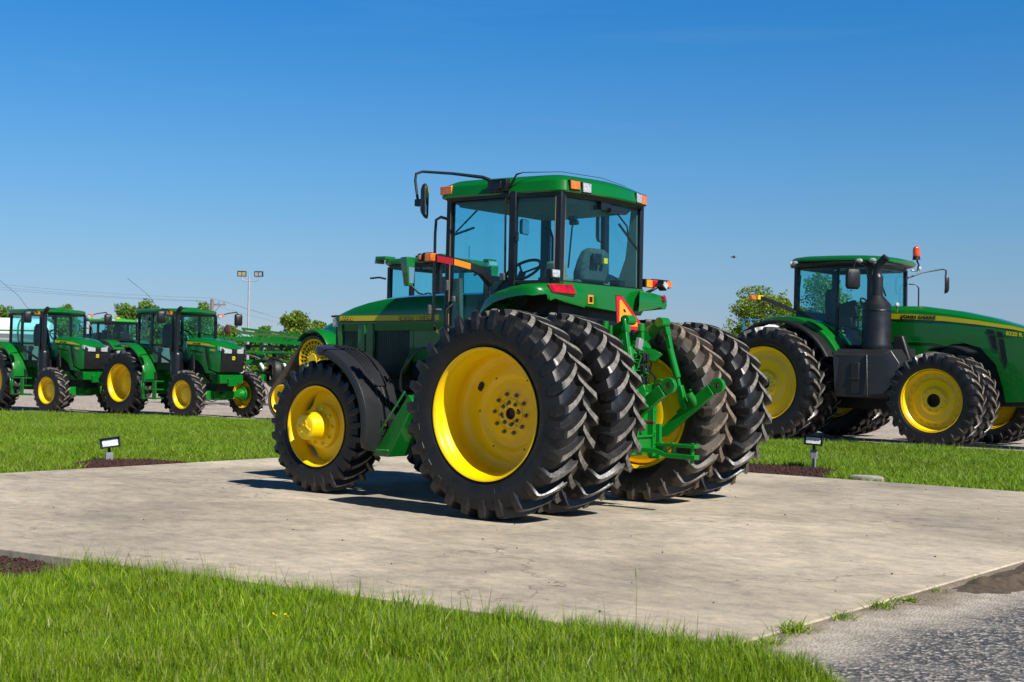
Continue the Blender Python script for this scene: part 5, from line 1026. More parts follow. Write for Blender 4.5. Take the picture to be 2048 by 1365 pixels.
b = thing('bird', 'tiny dark bird flying in the sky left of the big right-hand tractor', 'bird', (22.34, -42.7, 6.27), rad(35))
m = MB(); m.sphere((0, 0, 0), .045, 7, (2.1, .8, .8)); m.sphere((.11, 0, .015), .028, 6); m.loft([[(-.07, -.02, 0), (-.07, .02, 0), (-.07, 0, .01)], [(-.17, -.04, 0), (-.17, .04, 0), (-.17, 0, .005)]]); m.build('body', BARK, b)
for s in (1, -1): MB().loft([[(.05, s*.02, .01), (-.04, s*.02, .01), (0, s*.02, .02)], [(.05, s*.12, .06), (-.04, s*.12, .055), (0, s*.12, .065)], [(-.02, s*.24, .04), (-.05, s*.24, .038), (-.03, s*.24, .042)]]).build('wing', BARK, b)

def ground_lamp(loc, rz, label, tilt, post):
    T = thing('ground_floodlight', label, 'floodlight', loc, rz, 'floodlights aimed at the tractor on the pad')
    m = MB()
    if post: m.cyl((0, 0, -.1), (0, 0, .10), .022, n=12); m.cyl((.035, .02, -.1), (.035, .02, .10), .016, n=10); m.build('conduit', GREY, T)
    m = MB(); m.box((0, 0, .03 if not post else .14), (.07, .09, .15 if not post else .13)); m.build('junction_box', GREY, T, .008)
    z0 = .105 if not post else .205
    m = MB(); m.cyl((0, 0, z0-.02), (0, 0, z0+.03), .018, n=10); m.sphere((0, 0, z0+.035), .020, 6); m.tube([(0, 0, z0+.03), (.01, 0, z0+.06)], .014, 8); m.build('knuckle', BLK, T)
    rot = Matrix.Rotation(tilt, 3, 'X') @ Matrix.Rotation(rad(-8), 3, 'Y'); c = Vector((0.0, 0, z0+.115))
    m = MB(); hd = [[c+rot @ Vector((x, w*u, h*v)) for u, v in ((1, 1), (-1, 1), (-1, -1), (1, -1))] for x, w, h in ((-.09, .085, .04), (-.05, .11, .055), (.06, .122, .060), (.075, .125, .062))]
    m.loft(hd); h = m.build('lamp_head', BLKP, T, .006)
    m = MB(); m.box(c+rot @ Vector((.0765, 0, 0)), (.006, .19, .085), rot); l = m.build('lamp_glass', LENSB, h, .004)
    m = MB(); m.box(c+rot @ Vector((.092, 0, .061)), (.05, .26, .008), rot); m.build('visor', BLKP, h)
ground_lamp((7.40, .14, .0), rad(152), 'small black floodlight on a short grey box in the left mulch bed, tilted', rad(8), False)
ground_lamp((.89, -6.32, .03), rad(106), 'small black floodlight on a grey box and thin post in the right mulch bed', rad(-3), True)
# ================================================================== GROUND
def ground_mat(name, build):
    m, n, b = new_mat(name); build(n, b); MATS[name] = m; return m
def concrete(n, b):
    v = objco(n); w = noise(n, v, .45, 8, .62, .4); s1 = noise(n, objco(n, (1.3, 2.0, 1), (0, 0, rad(30))), 3.0, 12, .78, .4); s2 = noise(n, objco(n, (1.2, 2.6, 1), (0, 0, rad(95))), 2.2, 12, .76, .9); fine = noise(n, v, 75, 4, .8)
    c = ramp(n, w, [(.32, (.290, .252, .205)), (.48, (.425, .368, .288)), (.66, (.590, .515, .405))])
    c = mixc(n, .9, c, ramp(n, s1, [(.34, (.60, .62, .66)), (.46, (.88, .885, .89)), (.56, (1.03, 1.02, 1.0)), (.68, (1.25, 1.22, 1.16))]), 'MULTIPLY')
    c = mixc(n, .7, c, ramp(n, s2, [(.36, (.76, .76, .78)), (.5, (1, 1, 1)), (.66, (1.16, 1.13, 1.08))]), 'MULTIPLY')
    s3 = noise(n, objco(n, (.6, 7, 1), (0, 0, rad(50))), 1.3, 8, .78, 2.6); c = mixc(n, .5, c, ramp(n, s3, [(.64, (1, 1, 1)), (.70, (.66, .66, .68)), (.80, (.55, .55, .57))]), 'MULTIPLY')
    c = mixc(n, .9, c, ramp(n, fine, [(.28, (.62, .62, .64)), (.5, (1, 1, 1)), (.74, (1.2, 1.19, 1.17))]), 'MULTIPLY')
    c = mixc(n, .6, c, ramp(n, noise(n, v, 14, 8, .8), [(.36, (.74, .75, .78)), (.5, (1, 1, 1)), (.64, (1.14, 1.13, 1.11))]), 'MULTIPLY')
    rs = noise(n, v, .9, 5, .5); c = mixc(n, .55, c, ramp(n, rs, [(.66, (1, 1, 1)), (.76, (1.08, .93, .76))]), 'MULTIPLY')
    # hairline cracks
    vw = N(n, 'ShaderNodeVectorMath', operation='ADD'); nw = N(n, 'ShaderNodeTexNoise'); nw.inputs['Scale'].default_value = 2.5; nw.inputs['Detail'].default_value = 6; n.links.new(v, nw.inputs['Vector']); n.links.new(v, vw.inputs[0]); n.links.new(nw.outputs['Color'], vw.inputs[1])
    vo = N(n, 'ShaderNodeTexVoronoi', feature='DISTANCE_TO_EDGE'); vo.inputs['Scale'].default_value = .33; n.links.new(vw.outputs[0], vo.inputs['Vector'])
    ck = ramp(n, vo.outputs['Distance'], [(.0, (.42, .40, .38)), (.0022, (.5, .48, .46)), (.0045, (1, 1, 1))]); gate = ramp(n, noise(n, v, .8, 3), [(.46, (0, 0, 0)), (.56, (1, 1, 1))])
    c = mixc(n, gate, c, mixc(n, 1., c, ck, 'MULTIPLY'))
    n.links.new(c, b.inputs['Base Color']); b.inputs['Roughness'].default_value = .86; b.inputs['Specular IOR Level'].default_value = .25
    bump(n, b, noise(n, v, 45, 8, .7), .4, .006)
CONC = ground_mat('brushed concrete', concrete)
def gravel(n, b):
    v = objco(n); vo = N(n, 'ShaderNodeTexVoronoi'); vo.inputs['Scale'].default_value = 22; n.links.new(v, vo.inputs['Vector'])
    c = ramp(n, vo.outputs['Color'], [(.2, (.24, .205, .18)), (.5, (.38, .325, .28)), (.8, (.52, .46, .40))]); w = ramp(n, noise(n, v, .5, 6, .65), [(.3, (.75, .74, .74)), (.7, (1.12, 1.1, 1.08))])
    n.links.new(mixc(n, .9, c, w, 'MULTIPLY'), b.inputs['Base Color']); b.inputs['Roughness'].default_value = .95; bump(n, b, vo.outputs['Distance'], .6, .02)
GRAV = ground_mat('gravel lot', gravel)
def asphalt(n, b):
    v = objco(n); vo = N(n, 'ShaderNodeTexVoronoi'); vo.inputs['Scale'].default_value = 62; n.links.new(v, vo.inputs['Vector'])
    sel = ramp(n, vo.outputs['Color'], [(.0, (.030, .033, .038)), (.46, (.055, .058, .065)), (.62, (.13, .125, .12)), (.78, (.34, .30, .26)), (.95, (.52, .49, .45))])
    w = noise(n, objco(n, (1, 2.0, 1), (0, 0, rad(40))), 1.6, 8, .68); pale = ramp(n, w, [(.50, (0, 0, 0)), (.68, (1, 1, 1))])
    c = mixc(n, pale, sel, mixc(n, .45, sel, (.30, .285, .265)))
    # dirt washed along the slab edge (x grows towards the slab)
    t = N(n, 'ShaderNodeTexCoord'); sx = N(n, 'ShaderNodeSeparateXYZ'); n.links.new(t.outputs['Object'], sx.inputs[0])
    lean = N(n, 'ShaderNodeMath', operation='MULTIPLY_ADD'); n.links.new(sx.outputs[1], lean.inputs[0]); lean.inputs[1].default_value = -.075; n.links.new(sx.outputs[0], lean.inputs[2])
    ad = N(n, 'ShaderNodeMath', operation='MULTIPLY_ADD'); n.links.new(noise(n, v, 1.5, 8, .66), ad.inputs[0]); ad.inputs[1].default_value = .75; n.links.new(lean.outputs[0], ad.inputs[2])
    def rng(a, b_): m_ = N(n, 'ShaderNodeMapRange'); n.links.new(ad.outputs[0], m_.inputs[0]); m_.inputs[1].default_value = a; m_.inputs[2].default_value = b_; return m_.outputs[0]
    sand = ramp(n, noise(n, v, 9, 7, .7), [(.35, (.30, .26, .215)), (.6, (.46, .405, .335))]); mud = ramp(n, noise(n, v, 5, 8, .7), [(.35, (.15, .115, .080)), (.62, (.27, .22, .165))])
    c = mixc(n, rng(-4.62, -4.24), c, sand); c = mixc(n, rng(-4.18, -4.02), c, mud)
    n.links.new(c, b.inputs['Base Color']); b.inputs['Roughness'].default_value = .85; bump(n, b, vo.outputs['Distance'], .9, .008)
ASPH = ground_mat('worn asphalt with pale stones', asphalt)
def soil(n, b):
    v = objco(n); c = ramp(n, noise(n, v, 1.2, 8, .65), [(.3, (.030, .050, .012)), (.5, (.045, .085, .014)), (.7, (.075, .10, .03))])
    n.links.new(c, b.inputs['Base Color']); b.inputs['Roughness'].default_value = 1; bump(n, b, noise(n, v, 20, 6, .7), .9, .03)
SOIL = ground_mat('lawn thatch', soil)
def field(n, b):
    v = objco(n); c = ramp(n, noise(n, v, .15, 8, .65), [(.3, (.045, .09, .014)), (.7, (.10, .14, .03))]); n.links.new(c, b.inputs['Base Color']); b.inputs['Roughness'].default_value = 1
FIELD = ground_mat('far field', field)
PX0, PX1, PY0, PY1 = -4.12, 6.55, -4.80, 5.33
def pe(x): return 5.36+(x-1.2)*.122        # front edge of the slab
def sheet(name, pts, mat, z=None, kind='structure'):
    m = MB(); m.add([(x, y, z if z is not None else zz) for x, y, *r in pts for zz in [r[0] if r else 0]], [tuple(range(len(pts)))]); o = m.build(name, mat, None, 0, 0); o['kind'] = kind; return o
sheet('ground', [(-1500, -1500), (1500, -1500), (1500, 1500), (-1500, 1500)], FIELD, -.30)
LL = [(60, 8), (30, -1.5), (19.9, -5.8), (15.5, -7.45), (9.5, -9.3), (3.8, -10.6), (-.35, -11.0), (-12, -11.6), (-40, -12.5)]
sheet('gravel_lot', LL+[(-40, -60), (90, -60), (120, 10)], GRAV, -.012)
m = MB(); m.prism([(-4.02, pe(-4.02)), (-4.24, PY0), (PX1, PY0), (PX1, pe(PX1))], 'xy', -.28, 0); o = m.build('concrete_pad', CONC, None, .008); o['kind'] = 'structure'
sheet('asphalt_drive', [(-40, -11.5), (-4.1, -11.5), (-4.0, 4.9), (-4.6, 5.2), (-6.2, 6.6), (-40, 20)], ASPH, -.010)
def zl(x, y):
    dx = max(0, x-PX1, PX0-x); dy = max(0, PY0-y); d = math.hypot(dx, dy)
    return -.035+.10*min(1, d/5.5)
# back lawn as a gently rising grid, up to the gravel
def lot_y(x):
    q = sorted(LL)
    for (x0, y0), (x1, y1) in zip(q[:-1], q[1:]):
        if x0 <= x <= x1: return y0+(y1-y0)*(x-x0)/(x1-x0)
    return -11
m = MB(); vs = []; fs = []; NX, NY = 70, 40; xs_ = [-12+i*(42/ (NX-1)) for i in range(NX)]
for i, x in enumerate(xs_):
    y0 = lot_y(x); y1 = PY0 if x < PX1 else 16
    if x <= PX1 and x+42/(NX-1) > PX1: pass
    for j in range(NY):
        y = y0+(y1-y0)*j/(NY-1); vs.append((x, y, zl(x, y)))
for i in range(NX-1):
    if xs_[i] < PX1 < xs_[i+1]: continue
    for j in range(NY-1): a = i*NY+j; fs.append((a, a+1, a+NY+1, a+NY))
m.add(vs, fs)
xa = max(x for x in xs_ if x < PX1); xb = min(x for x in xs_ if x > PX1)
m.add([(xa, lot_y(xa), zl(xa, lot_y(xa))), (xb, lot_y(xb), zl(xb, lot_y(xb))), (xb, PY0, zl(xb, PY0)), (xa, PY0, -.035)], [(0, 1, 2, 3)])
m.add([(PX1-.02, PY0, -.035), (xb, PY0, -.035), (xb, 16, zl(xb, 16)), (PX1-.02, 16, -.035)], [(0, 1, 2, 3)])
o = m.build('lawn', SOIL, None, 0, 40); o['kind'] = 'structure'
# front lawn
m = MB(); m.add([(-3.95, pe(-4)-.03, -.03), (-3.2, pe(-3.2)-.02, -.05), (0, pe(0)-.02, -.07), (PX1, pe(PX1)-.02, -.11), (30, pe(30)-.02, -.11), (30, 30, -.1), (-20, 30, -.1), (-12, 11.5, -.03), (-6.25, 6.45, -.012), (-4.7, 5.24, -.009), (-4.2, 4.88, -.009)], [tuple(range(11))]); o = m.build('front_lawn', SOIL, None, 0, 0); o['kind'] = 'structure'

# ================================================================== GRASS (numpy blades)
def in_poly(P, x, y):
    c = np.zeros(len(x), bool); n = len(P)
    for i in range(n):
        x0, y0 = P[i][:2]; x1, y1 = P[(i+1) % n][:2]
        c ^= ((y0 > y) != (y1 > y)) & (x < (x1-x0)*(y-y0)/((y1-y0)+1e-12)+x0)
    return c
def vnoise(x, y, s, seed):
    r = np.random.default_rng(seed).random((64, 64)); X = x/s; Y = y/s; i = np.floor(X).astype(int); j = np.floor(Y).astype(int); u = X-i; v = Y-j; u = u*u*(3-2*u); v = v*v*(3-2*v)
    g = lambda a, b: r[a % 64, b % 64]
    return g(i, j)*(1-u)*(1-v)+g(i+1, j)*u*(1-v)+g(i, j+1)*(1-u)*v+g(i+1, j+1)*u*v
def blades(name, x, y, z, h, w, lean, mats, mi=None, seed=0, segs=3):
    g = np.random.default_rng(seed); n = len(x); a = g.random(n)*2*PI; la = g.random(n)*2*PI
    dx, dy = np.cos(a)*w/2, np.sin(a)*w/2; lx, ly = np.cos(la)*lean*h, np.sin(la)*lean*h
    L = []
    for k in range(segs):
        t = k/segs; ww = 1-.55*t**1.5; X = x+lx*t*t; Y = y+ly*t*t; Z = z+h*t*(1-.12*lean*t)
        L += [np.stack([X-dx*ww, Y-dy*ww, Z], 1), np.stack([X+dx*ww, Y+dy*ww, Z], 1)]
    L.append(np.stack([x+lx, y+ly, z+h*(1-.12*lean)], 1)); nv = 2*segs+1
    V_ = np.stack(L, 1).reshape(-1, 3); base = np.arange(n)*nv
    quads = [np.stack([base+2*k, base+2*k+1, base+2*k+3, base+2*k+2], 1) for k in range(segs-1)]
    q = np.stack(quads, 1).reshape(-1, 4); k = segs-1; tr = np.stack([base+2*k, base+2*k+1, base+2*k+2], 1)
    me = bpy.data.meshes.new(name); me.vertices.add(len(V_)); me.vertices.foreach_set('co', V_.ravel().astype(np.float32))
    me.loops.add(q.size+tr.size); me.loops.foreach_set('vertex_index', np.concatenate([q.ravel(), tr.ravel()]).astype(np.int32))
    me.polygons.add(len(q)+len(tr)); ls = np.concatenate([np.arange(len(q))*4, len(q)*4+np.arange(len(tr))*3]).astype(np.int32)
    me.polygons.foreach_set('loop_start', ls)
    for mm in mats: me.materials.append(mm)
    if mi is not None: me.polygons.foreach_set('material_index', np.concatenate([np.repeat(mi, segs-1), mi]).astype(np.int32))
    me.update(calc_edges=True); me.validate()
    return obj(name, me)
def scatter(P, dens, seed):
    g = np.random.default_rng(seed); xs = [p[0] for p in P]; ys = [p[1] for p in P]; A = (max(xs)-min(xs))*(max(ys)-min(ys)); n = int(A*dens)
    x = g.uniform(min(xs), max(xs), n); y = g.uniform(min(ys), max(ys), n); k = in_poly(P, x, y); return x[k], y[k], g
MULF = [(8.0, pe(8)-.01), (.50, pe(.5)-.01), (.28, 5.5), (.18, 5.85), (.5, 6.35), (1.6, 6.8), (3, 7.1), (8, 7.9)]
P = [(4.5, pe(4.5)+.03), (-3.3, pe(-3.3)+.03), (-3.98, pe(-4)+.02), (-4.22, 4.80), (-4.40, 4.93), (-4.65, 5.10), (-5.1, 5.45), (-6.2, 6.2), (-6.0, 6.7), (-4.9, 7.6), (-3.4, 8.6), (1.0, 9.2), (4.5, 8.0)]
x, y, g = scatter(P, 13000, 1)
k = ~in_poly([(a, b-.05) for a, b in MULF], x, y); x, y = x[k], y[k]
v1 = vnoise(x, y, .55, 3); v2 = vnoise(x, y, .13, 4); h = (.022+.050*v1+.070*v2**1.5)*(.5+.9*g.random(len(x))); edge = np.clip((y-pe(x))/.25, 0, 1); h *= 1+.25*(1-edge)
w = .0018+.0026*g.random(len(x)); mi = (g.random(len(x)) < .035+.07*(v1 > .62)).astype(int)
z = np.where(x < -4.0, -.012, -.045-.06*np.clip((x+3)/9, 0, 1))
o = blades('front_grass', x, y, z, h, w, .08+.55*g.random(len(x))**1.5, [GRASS, STRAW], mi, 2); tag(o, 'tall bright green grass in the foreground below the pad', 'grass', None, 'stuff')
# coarse clumps and seed stalks
x, y, g = scatter(P, 70, 7); k = ~in_poly(MULF, x, y); x, y = x[k], y[k]; n = len(x); rep = 7; X = np.repeat(x, rep)+g.normal(0, .02, n*rep); Y = np.repeat(y, rep)+g.normal(0, .02, n*rep)
h = .07+.08*g.random(n*rep); o = blades('coarse_grass', X, Y, np.full(n*rep, -.06), h, .004+.005*g.random(n*rep), .1+.5*g.random(n*rep), [GRASS, STRAW], (g.random(n*rep) < .12).astype(int), 8, 4); tag(o, 'broad coarse blades and clumps among the foreground grass', 'grass', None, 'stuff')
x, y, g = scatter([(3.5, pe(3.5)+.03), (-4.0, pe(-4.)+.03), (-4.0, pe(-4)+.4), (3.5, pe(3.5)+.4)], 190, 17); n = len(x); k = ~in_poly(MULF, x, y)
x, y = x[k], y[k]; n = len(x); h = .13+.12*g.random(n); o = blades('grass_stalks', x, y, np.full(n, -.06), h, .0028+.0015*g.random(n), .1+.25*g.random(n), [GRASS, STRAW], (g.random(n) < .25).astype(int), 18, 4); tag(o, 'thin upright grass stalks along the front edge of the pad', 'grass', None, 'stuff')
# tall lone stalks with seed heads in front of the pad
T = thing('seed_stalk', 'one tall thin grass stalk with a seed head standing before the pad', 'grass stalk', (-4.08, 5.65, -.05))
m = MB(); m.tube([(0, 0, 0), (.006, .004, .2), (0, .01, .38), (.002, .012, .50)], [.0022, .002, .0016, .001], 5); m.build('stalk', STRAW, T)
m = MB(); m.lathe([(0, .0), (.004, .01), (.005, .03), (.003, .045), (0, .05)], c=(.002, .012, .47), axis='z', n=6); m.build('seed_head', STRAW, T)
# back lawns
MULL = [(6.53, 1.05), (6.95, .95), (7.45, .55), (7.62, .1), (7.35, -.25), (6.9, -.42), (6.53, -.45)]
MULR = [(3.6, -4.79), (3.3, -5.5), (2.2, -6.1), (1.0, -6.38), (.45, -6.15), (.2, -5.5), (.05, -4.79)]
P = [(PX1+.03, 9), (PX1+.03, PY0), (PX1-.5, PY0-.04), (-10, PY0-.04), (-12, -11.4), (-.35, -10.92), (3.8, -10.5), (9.5, -9.2), (15.5, -7.35), (19.9, -5.7), (27, -2.6), (27, 9)]
def view_keep(x, y, m=150):
    d = (x-CP.x)*F_.x+(y-CP.y)*F_.y; l = (x-CP.x)*R_.x+(y-CP.y)*R_.y; u = 1024+2700*l/np.maximum(d, .1)
    return (u > -m*3) & (u < 2048+m*3)
x, y, g = scatter(P, 2300, 21); k = view_keep(x, y) & ~in_poly(MULL, x, y) & ~in_poly(MULR, x, y); x, y = x[k], y[k]
v1 = vnoise(x, y, 1.3, 5); v2 = vnoise(x, y, .4, 6)
d = np.hypot(np.maximum(0, np.maximum(x-PX1, PX0-x)), np.maximum(0, PY0-y)); z = -.04+.10*np.minimum(1, d/5.5)
h = (.035+.05*v1+.035*v2)*(.7+.6*g.random(len(x))); o = blades('back_grass', x, y, z, h, .0045+.006*g.random(len(x)), .2+.7*g.random(len(x)), [GRASSF, STRAW], (g.random(len(x)) < .03+.05*(v1 > .7)).astype(int), 22, 2); tag(o, 'mown green lawn between the pad and the gravel lot', 'grass', None, 'stuff')
# rough edge along the gravel
E_ = []
q = [(-2, -11.05), (3.8, -10.5), (9.5, -9.2), (15.5, -7.35), (19.9, -5.7), (27, -2.6)]
g = np.random.default_rng(31); xx = []; yy = []
for (x0, y0), (x1, y1) in zip(q[:-1], q[1:]):
    n = int(math.hypot(x1-x0, y1-y0)*130); t = g.random(n); xx.append(x0+(x1-x0)*t); yy.append(y0+(y1-y0)*t+g.normal(0, .18, n)+.15)
x = np.concatenate(xx); y = np.concatenate(yy); k = y > np.interp(x, [a for a, b in q], [b for a, b in q])-.1; x, y = x[k], y[k]; n = len(x)
o = blades('lawn_edge_grass', x, y, np.full(n, .05), .05+.11*g.random(n)**2, .007+.007*g.random(n), .15+.5*g.random(n), [GRASSF, STRAW], (g.random(n) < .10).astype(int), 33, 3); tag(o, 'taller ragged grass where the lawn meets the gravel', 'grass', None, 'stuff')
# mulch beds
def mulch(P, zb, seed, label, hgt=.05, n=2600):
    m = MB(); c = (sum(p[0] for p in P)/len(P), sum(p[1] for p in P)/len(P)); vs = [(x, y, zb) for x, y in P]; k = len(P)
    vs += [(c[0]+(x-c[0])*.86, c[1]+(y-c[1])*.86, zb+hgt*.7) for x, y in P]+[(c[0]+(x-c[0])*.4, c[1]+(y-c[1])*.4, zb+hgt) for x, y in P]+[(c[0], c[1], zb+hgt)]
    fs = [(i, (i+1) % k, k+(i+1) % k, k+i) for i in range(k)]+[(k+i, k+(i+1) % k, 2*k+(i+1) % k, 2*k+i) for i in range(k)]+[(2*k+i, 2*k+(i+1) % k, 3*k) for i in range(k)]
    m.add(vs, fs, 0); random.seed(seed); g = np.random.default_rng(seed); x, y, _ = scatter(P, 4000, seed); x, y = x[:n], y[:n]
    for a, b in zip(x, y):
        r = Matrix.Rotation(random.uniform(0, 6.3), 3, 'Z') @ Matrix.Rotation(random.gauss(0, .35), 3, 'Y'); dd = min(1, min(math.hypot(a-p[0], b-p[1]) for p in P)/.25)
        L, w = random.uniform(.012, .035), random.uniform(.004, .009); m.box((a, b, zb+hgt*(.35+.6*dd)+.006), (L*2, w*2, .006), r, 1)
    o = m.build('mulch_bed', [MULCH, CHIP], None, 0, 0, fix=False); tag(o, label, 'mulch', None, 'stuff')
mulch(MULL, -.03, 1, 'dark red mulch bed round the left floodlight', .035, 3000); mulch(MULR, -.03, 2, 'dark red mulch bed round the right floodlight', .025, 3500); mulch([(a, b) for a, b in MULF], -.085, 3, 'dark mulch below the slab edge at the lower left', .03, 9000)
# flat stone by the right bed
m = MB(); m.loft([[(-.46+.20*math.cos(a)*k*(1+.15*math.sin(3*a)), -4.98+.12*math.sin(a)*k*(1+.1*math.cos(2*a)), z) for a in [2*PI*i/14 for i in range(14)]] for z, k in ((-.04, 1), (.02, 1.02), (.045, .9), (.05, .5))]); tag(m.build('flat_stone', STONE, None, .006), 'flat pale stone at the end of the right mulch bed', 'stone')
# dirt, weeds and bits by the asphalt edge
m = MB(); vs = []; fs = []; NX, NY = 60, 26
for i in range(NX):
    for j in range(NY):
        t = i/(NX-1); y = 2.55-t*4.4; wd = .10+.42*math.sin(PI*min(1, t*1.1+.02))**.5*(.35+.7*float(vnoise(np.array([y]), np.array([1.]), .35, 11)[0])+.45*float(vnoise(np.array([y]), np.array([3.]), .09, 12)[0])); x = -4.10+.055*(y-4.9)*-.0-.02*(4.9-y)*1.1-j*(wd/(NY-1))
        e = min(1, i/8, (NX-1-i)/6)*(math.sin(PI*min(1, j/(NY-1)*.88+.12))**.7 if j < NY-1 else 0); nz = float(vnoise(np.array([x]), np.array([y]), .10, 9)[0]); n2 = float(vnoise(np.array([x]), np.array([y]), .035, 10)[0])
        vs.append((x, y, -.021+e*(.006+.060*nz*nz+.040*n2)))
for i in range(NX-1):
    for j in range(NY-1): a = i*NY+j; fs.append((a, a+1, a+NY+1, a+NY))
m.add(vs, fs); tag(m.build('dirt', DIRT, None, 0, 50), 'dried brown dirt piled against the pad at the right edge', 'dirt', None, 'stuff')
def weed(x, y, n, h, label, seed, broad=False):
    g = np.random.default_rng(seed); n = int(n*.7); X = x+g.normal(0, .035, n); Y = y+g.normal(0, .05, n)
    o = blades('weed', X, Y, np.full(n, -.025), h*(.3+.65*g.random(n)), (.005 if not broad else .012)+.003*g.random(n), .5+.9*g.random(n), [GRASS, STRAW], (g.random(n) < .12).astype(int), seed, 4)
    tag(o, label, 'weed', 'weeds along the pad edge')
weed(-4.07, 4.22, 260, .095, 'largest bushy weed tuft on the pad edge, nearest the foreground grass', 1); weed(-4.10, 3.70, 120, .075, 'round weed tuft, second along the pad edge from the foreground grass', 2); weed(-4.11, 3.22, 150, .085, 'dense dark weed tuft in the middle of the pad edge', 3); weed(-4.13, 2.95, 70, .06, 'leafy low weed, just beyond the dense tuft on the pad edge', 4, True); weed(-4.12, 4.56, 160, .08, 'weed tuft at the corner where pad, grass and asphalt meet', 5); weed(-4.13, 2.45, 35, .045, 'small flat weed near the start of the dirt', 6, True); weed(-4.15, 1.85, 30, .06, 'sparse thin weed beside the dirt pile', 7)
for i, (x, y, lb) in enumerate(((-2.12, 5.87, 'left one of the two small yellow flowers in the grass'), (-2.17, 5.84, 'right one of the two small yellow flowers in the grass'))):
    T = thing('yellow_flower', lb, 'flower', (x, y, -.06), 0, 'small yellow flowers')
    m = MB(); m.tube([(0, 0, 0), (.004, .002, .10)], .0015, 5); m.build('stem', GRASS, T)
    for k in range(5):
        a = 2*PI*k/5+i; m = MB(); m.loft([[(.004+r*math.cos(a)-w*math.sin(a), .002+r*math.sin(a)+w*math.cos(a), .10+r*.55*(1+math.cos(a-.95))+z) for w, z in ((-q_, .002), (0, .0), (q_, .002), (0, .003))] for r, q_ in ((.002, .002), (.010, .007), (.016, .003))]); m.build('petal', YELD, T)
# debris on concrete and asphalt
random.seed(12); m = MB()
for i in range(90):
    x, y = random.uniform(-4, 6), random.uniform(-4.6, 4.6); s = random.uniform(.003, .008); m.sphere((x, y, s*.5), s, 4, (1, .8, .7))
o = m.build('grit', DARK, None, 0, 0); tag(o, 'scattered dark crumbs of soil on the concrete', 'grit', None, 'stuff')
random.seed(13); m = MB()
for i in range(1500):
    y = random.uniform(-2, 5.2); x = -4.2-abs(random.gauss(0, 1.2)); s = random.uniform(.003, .009)
    if x > -7 and not (y > 4.6+(-4.3-x)*.9): m.sphere((x, y, -.02+s*.3), s, 3, (1, .8, .6), m=random.choice((0, 0, 1)))
o = m.build('gravel_bits', [STONE, DARK], None, 0, 0, fix=False); tag(o, 'loose pale gravel on the worn asphalt', 'gravel', None, 'stuff')

# ================================================================== TREES
def tree(x, y, h, w, label, seed, leaf=LEAF, n=5200, ls=.16, base=.22, lobes=None):
    g = np.random.default_rng(seed); random.seed(seed); T = thing('tree', label, 'tree', (x, y, -.3), 0, 'trees on the far side of the lot')
    m = MB(); m.tube([(0, 0, 0), (.05, .02, h*.2), (-.04, .05, h*.45), (.02, 0, h*.7)], [.05*h*.45, .035*h*.5, .02*h*.5, .008*h], 9); tips = []
    L = []
    nl = lobes or 15
    for i in range(nl):
        a = random.uniform(0, 2*PI); t = (i+.5)/nl; z = h*(base+(1-base)*.93*t); rr_ = w/2*math.sin(PI*min(1, .22+.72*t))**.75*(random.uniform(.25, .82))
        c = Vector((rr_*math.cos(a), rr_*math.sin(a), z)); L.append((c, w*random.uniform(.13, .23)*(1-.35*t)))
        m.tube([(0, 0, max(h*.15, z-h*.25)), tuple(c*.55+Vector((0, 0, z*.4))), tuple(c)], [.014*h*.5, .009*h*.5, .004*h], 5)
    m.build('trunk', BARK, T)
    pts = []
    per = n//nl
    for c, r in L:
        d = g.normal(0, 1, (per, 3)); d /= np.linalg.norm(d, axis=1)[:, None]; rr2 = r*(.35+.75*g.random(per)**.6); p = np.array(c)[None]+d*rr2[:, None]*np.array([1.15, 1.15, .85]); pts.append(p)
        for q in range(5):      # outlying sprays
            dd = g.normal(0, 1, 3); dd /= np.linalg.norm(dd); cc = np.array(c)+dd*r*1.15; pts.append(cc[None]+g.normal(0, r*.22, (per//14, 3)))
    p = np.concatenate(pts); p = p[p[:, 2] < h*1.0]; n_ = len(p); s = ls*(.6+.8*g.random(n_)); u = g.normal(0, 1, (n_, 3)); u /= np.linalg.norm(u, axis=1)[:, None]; v = np.cross(u, g.normal(0, 1, (n_, 3))); v /= np.linalg.norm(v, axis=1)[:, None]
    A = np.stack([p-u*s[:, None]*.5, p+v*s[:, None]*.28, p+u*s[:, None]*.5, p-v*s[:, None]*.28], 1).reshape(-1, 3)
    me = bpy.data.meshes.new('crown'); me.vertices.add(len(A)); me.vertices.foreach_set('co', A.ravel().astype(np.float32)); me.loops.add(len(A)); me.loops.foreach_set('vertex_index', np.arange(len(A), dtype=np.int32)); me.polygons.add(n_); me.polygons.foreach_set('loop_start', (np.arange(n_)*4).astype(np.int32)); me.materials.append(leaf); me.update(calc_edges=True)
    obj('crown', me, T)
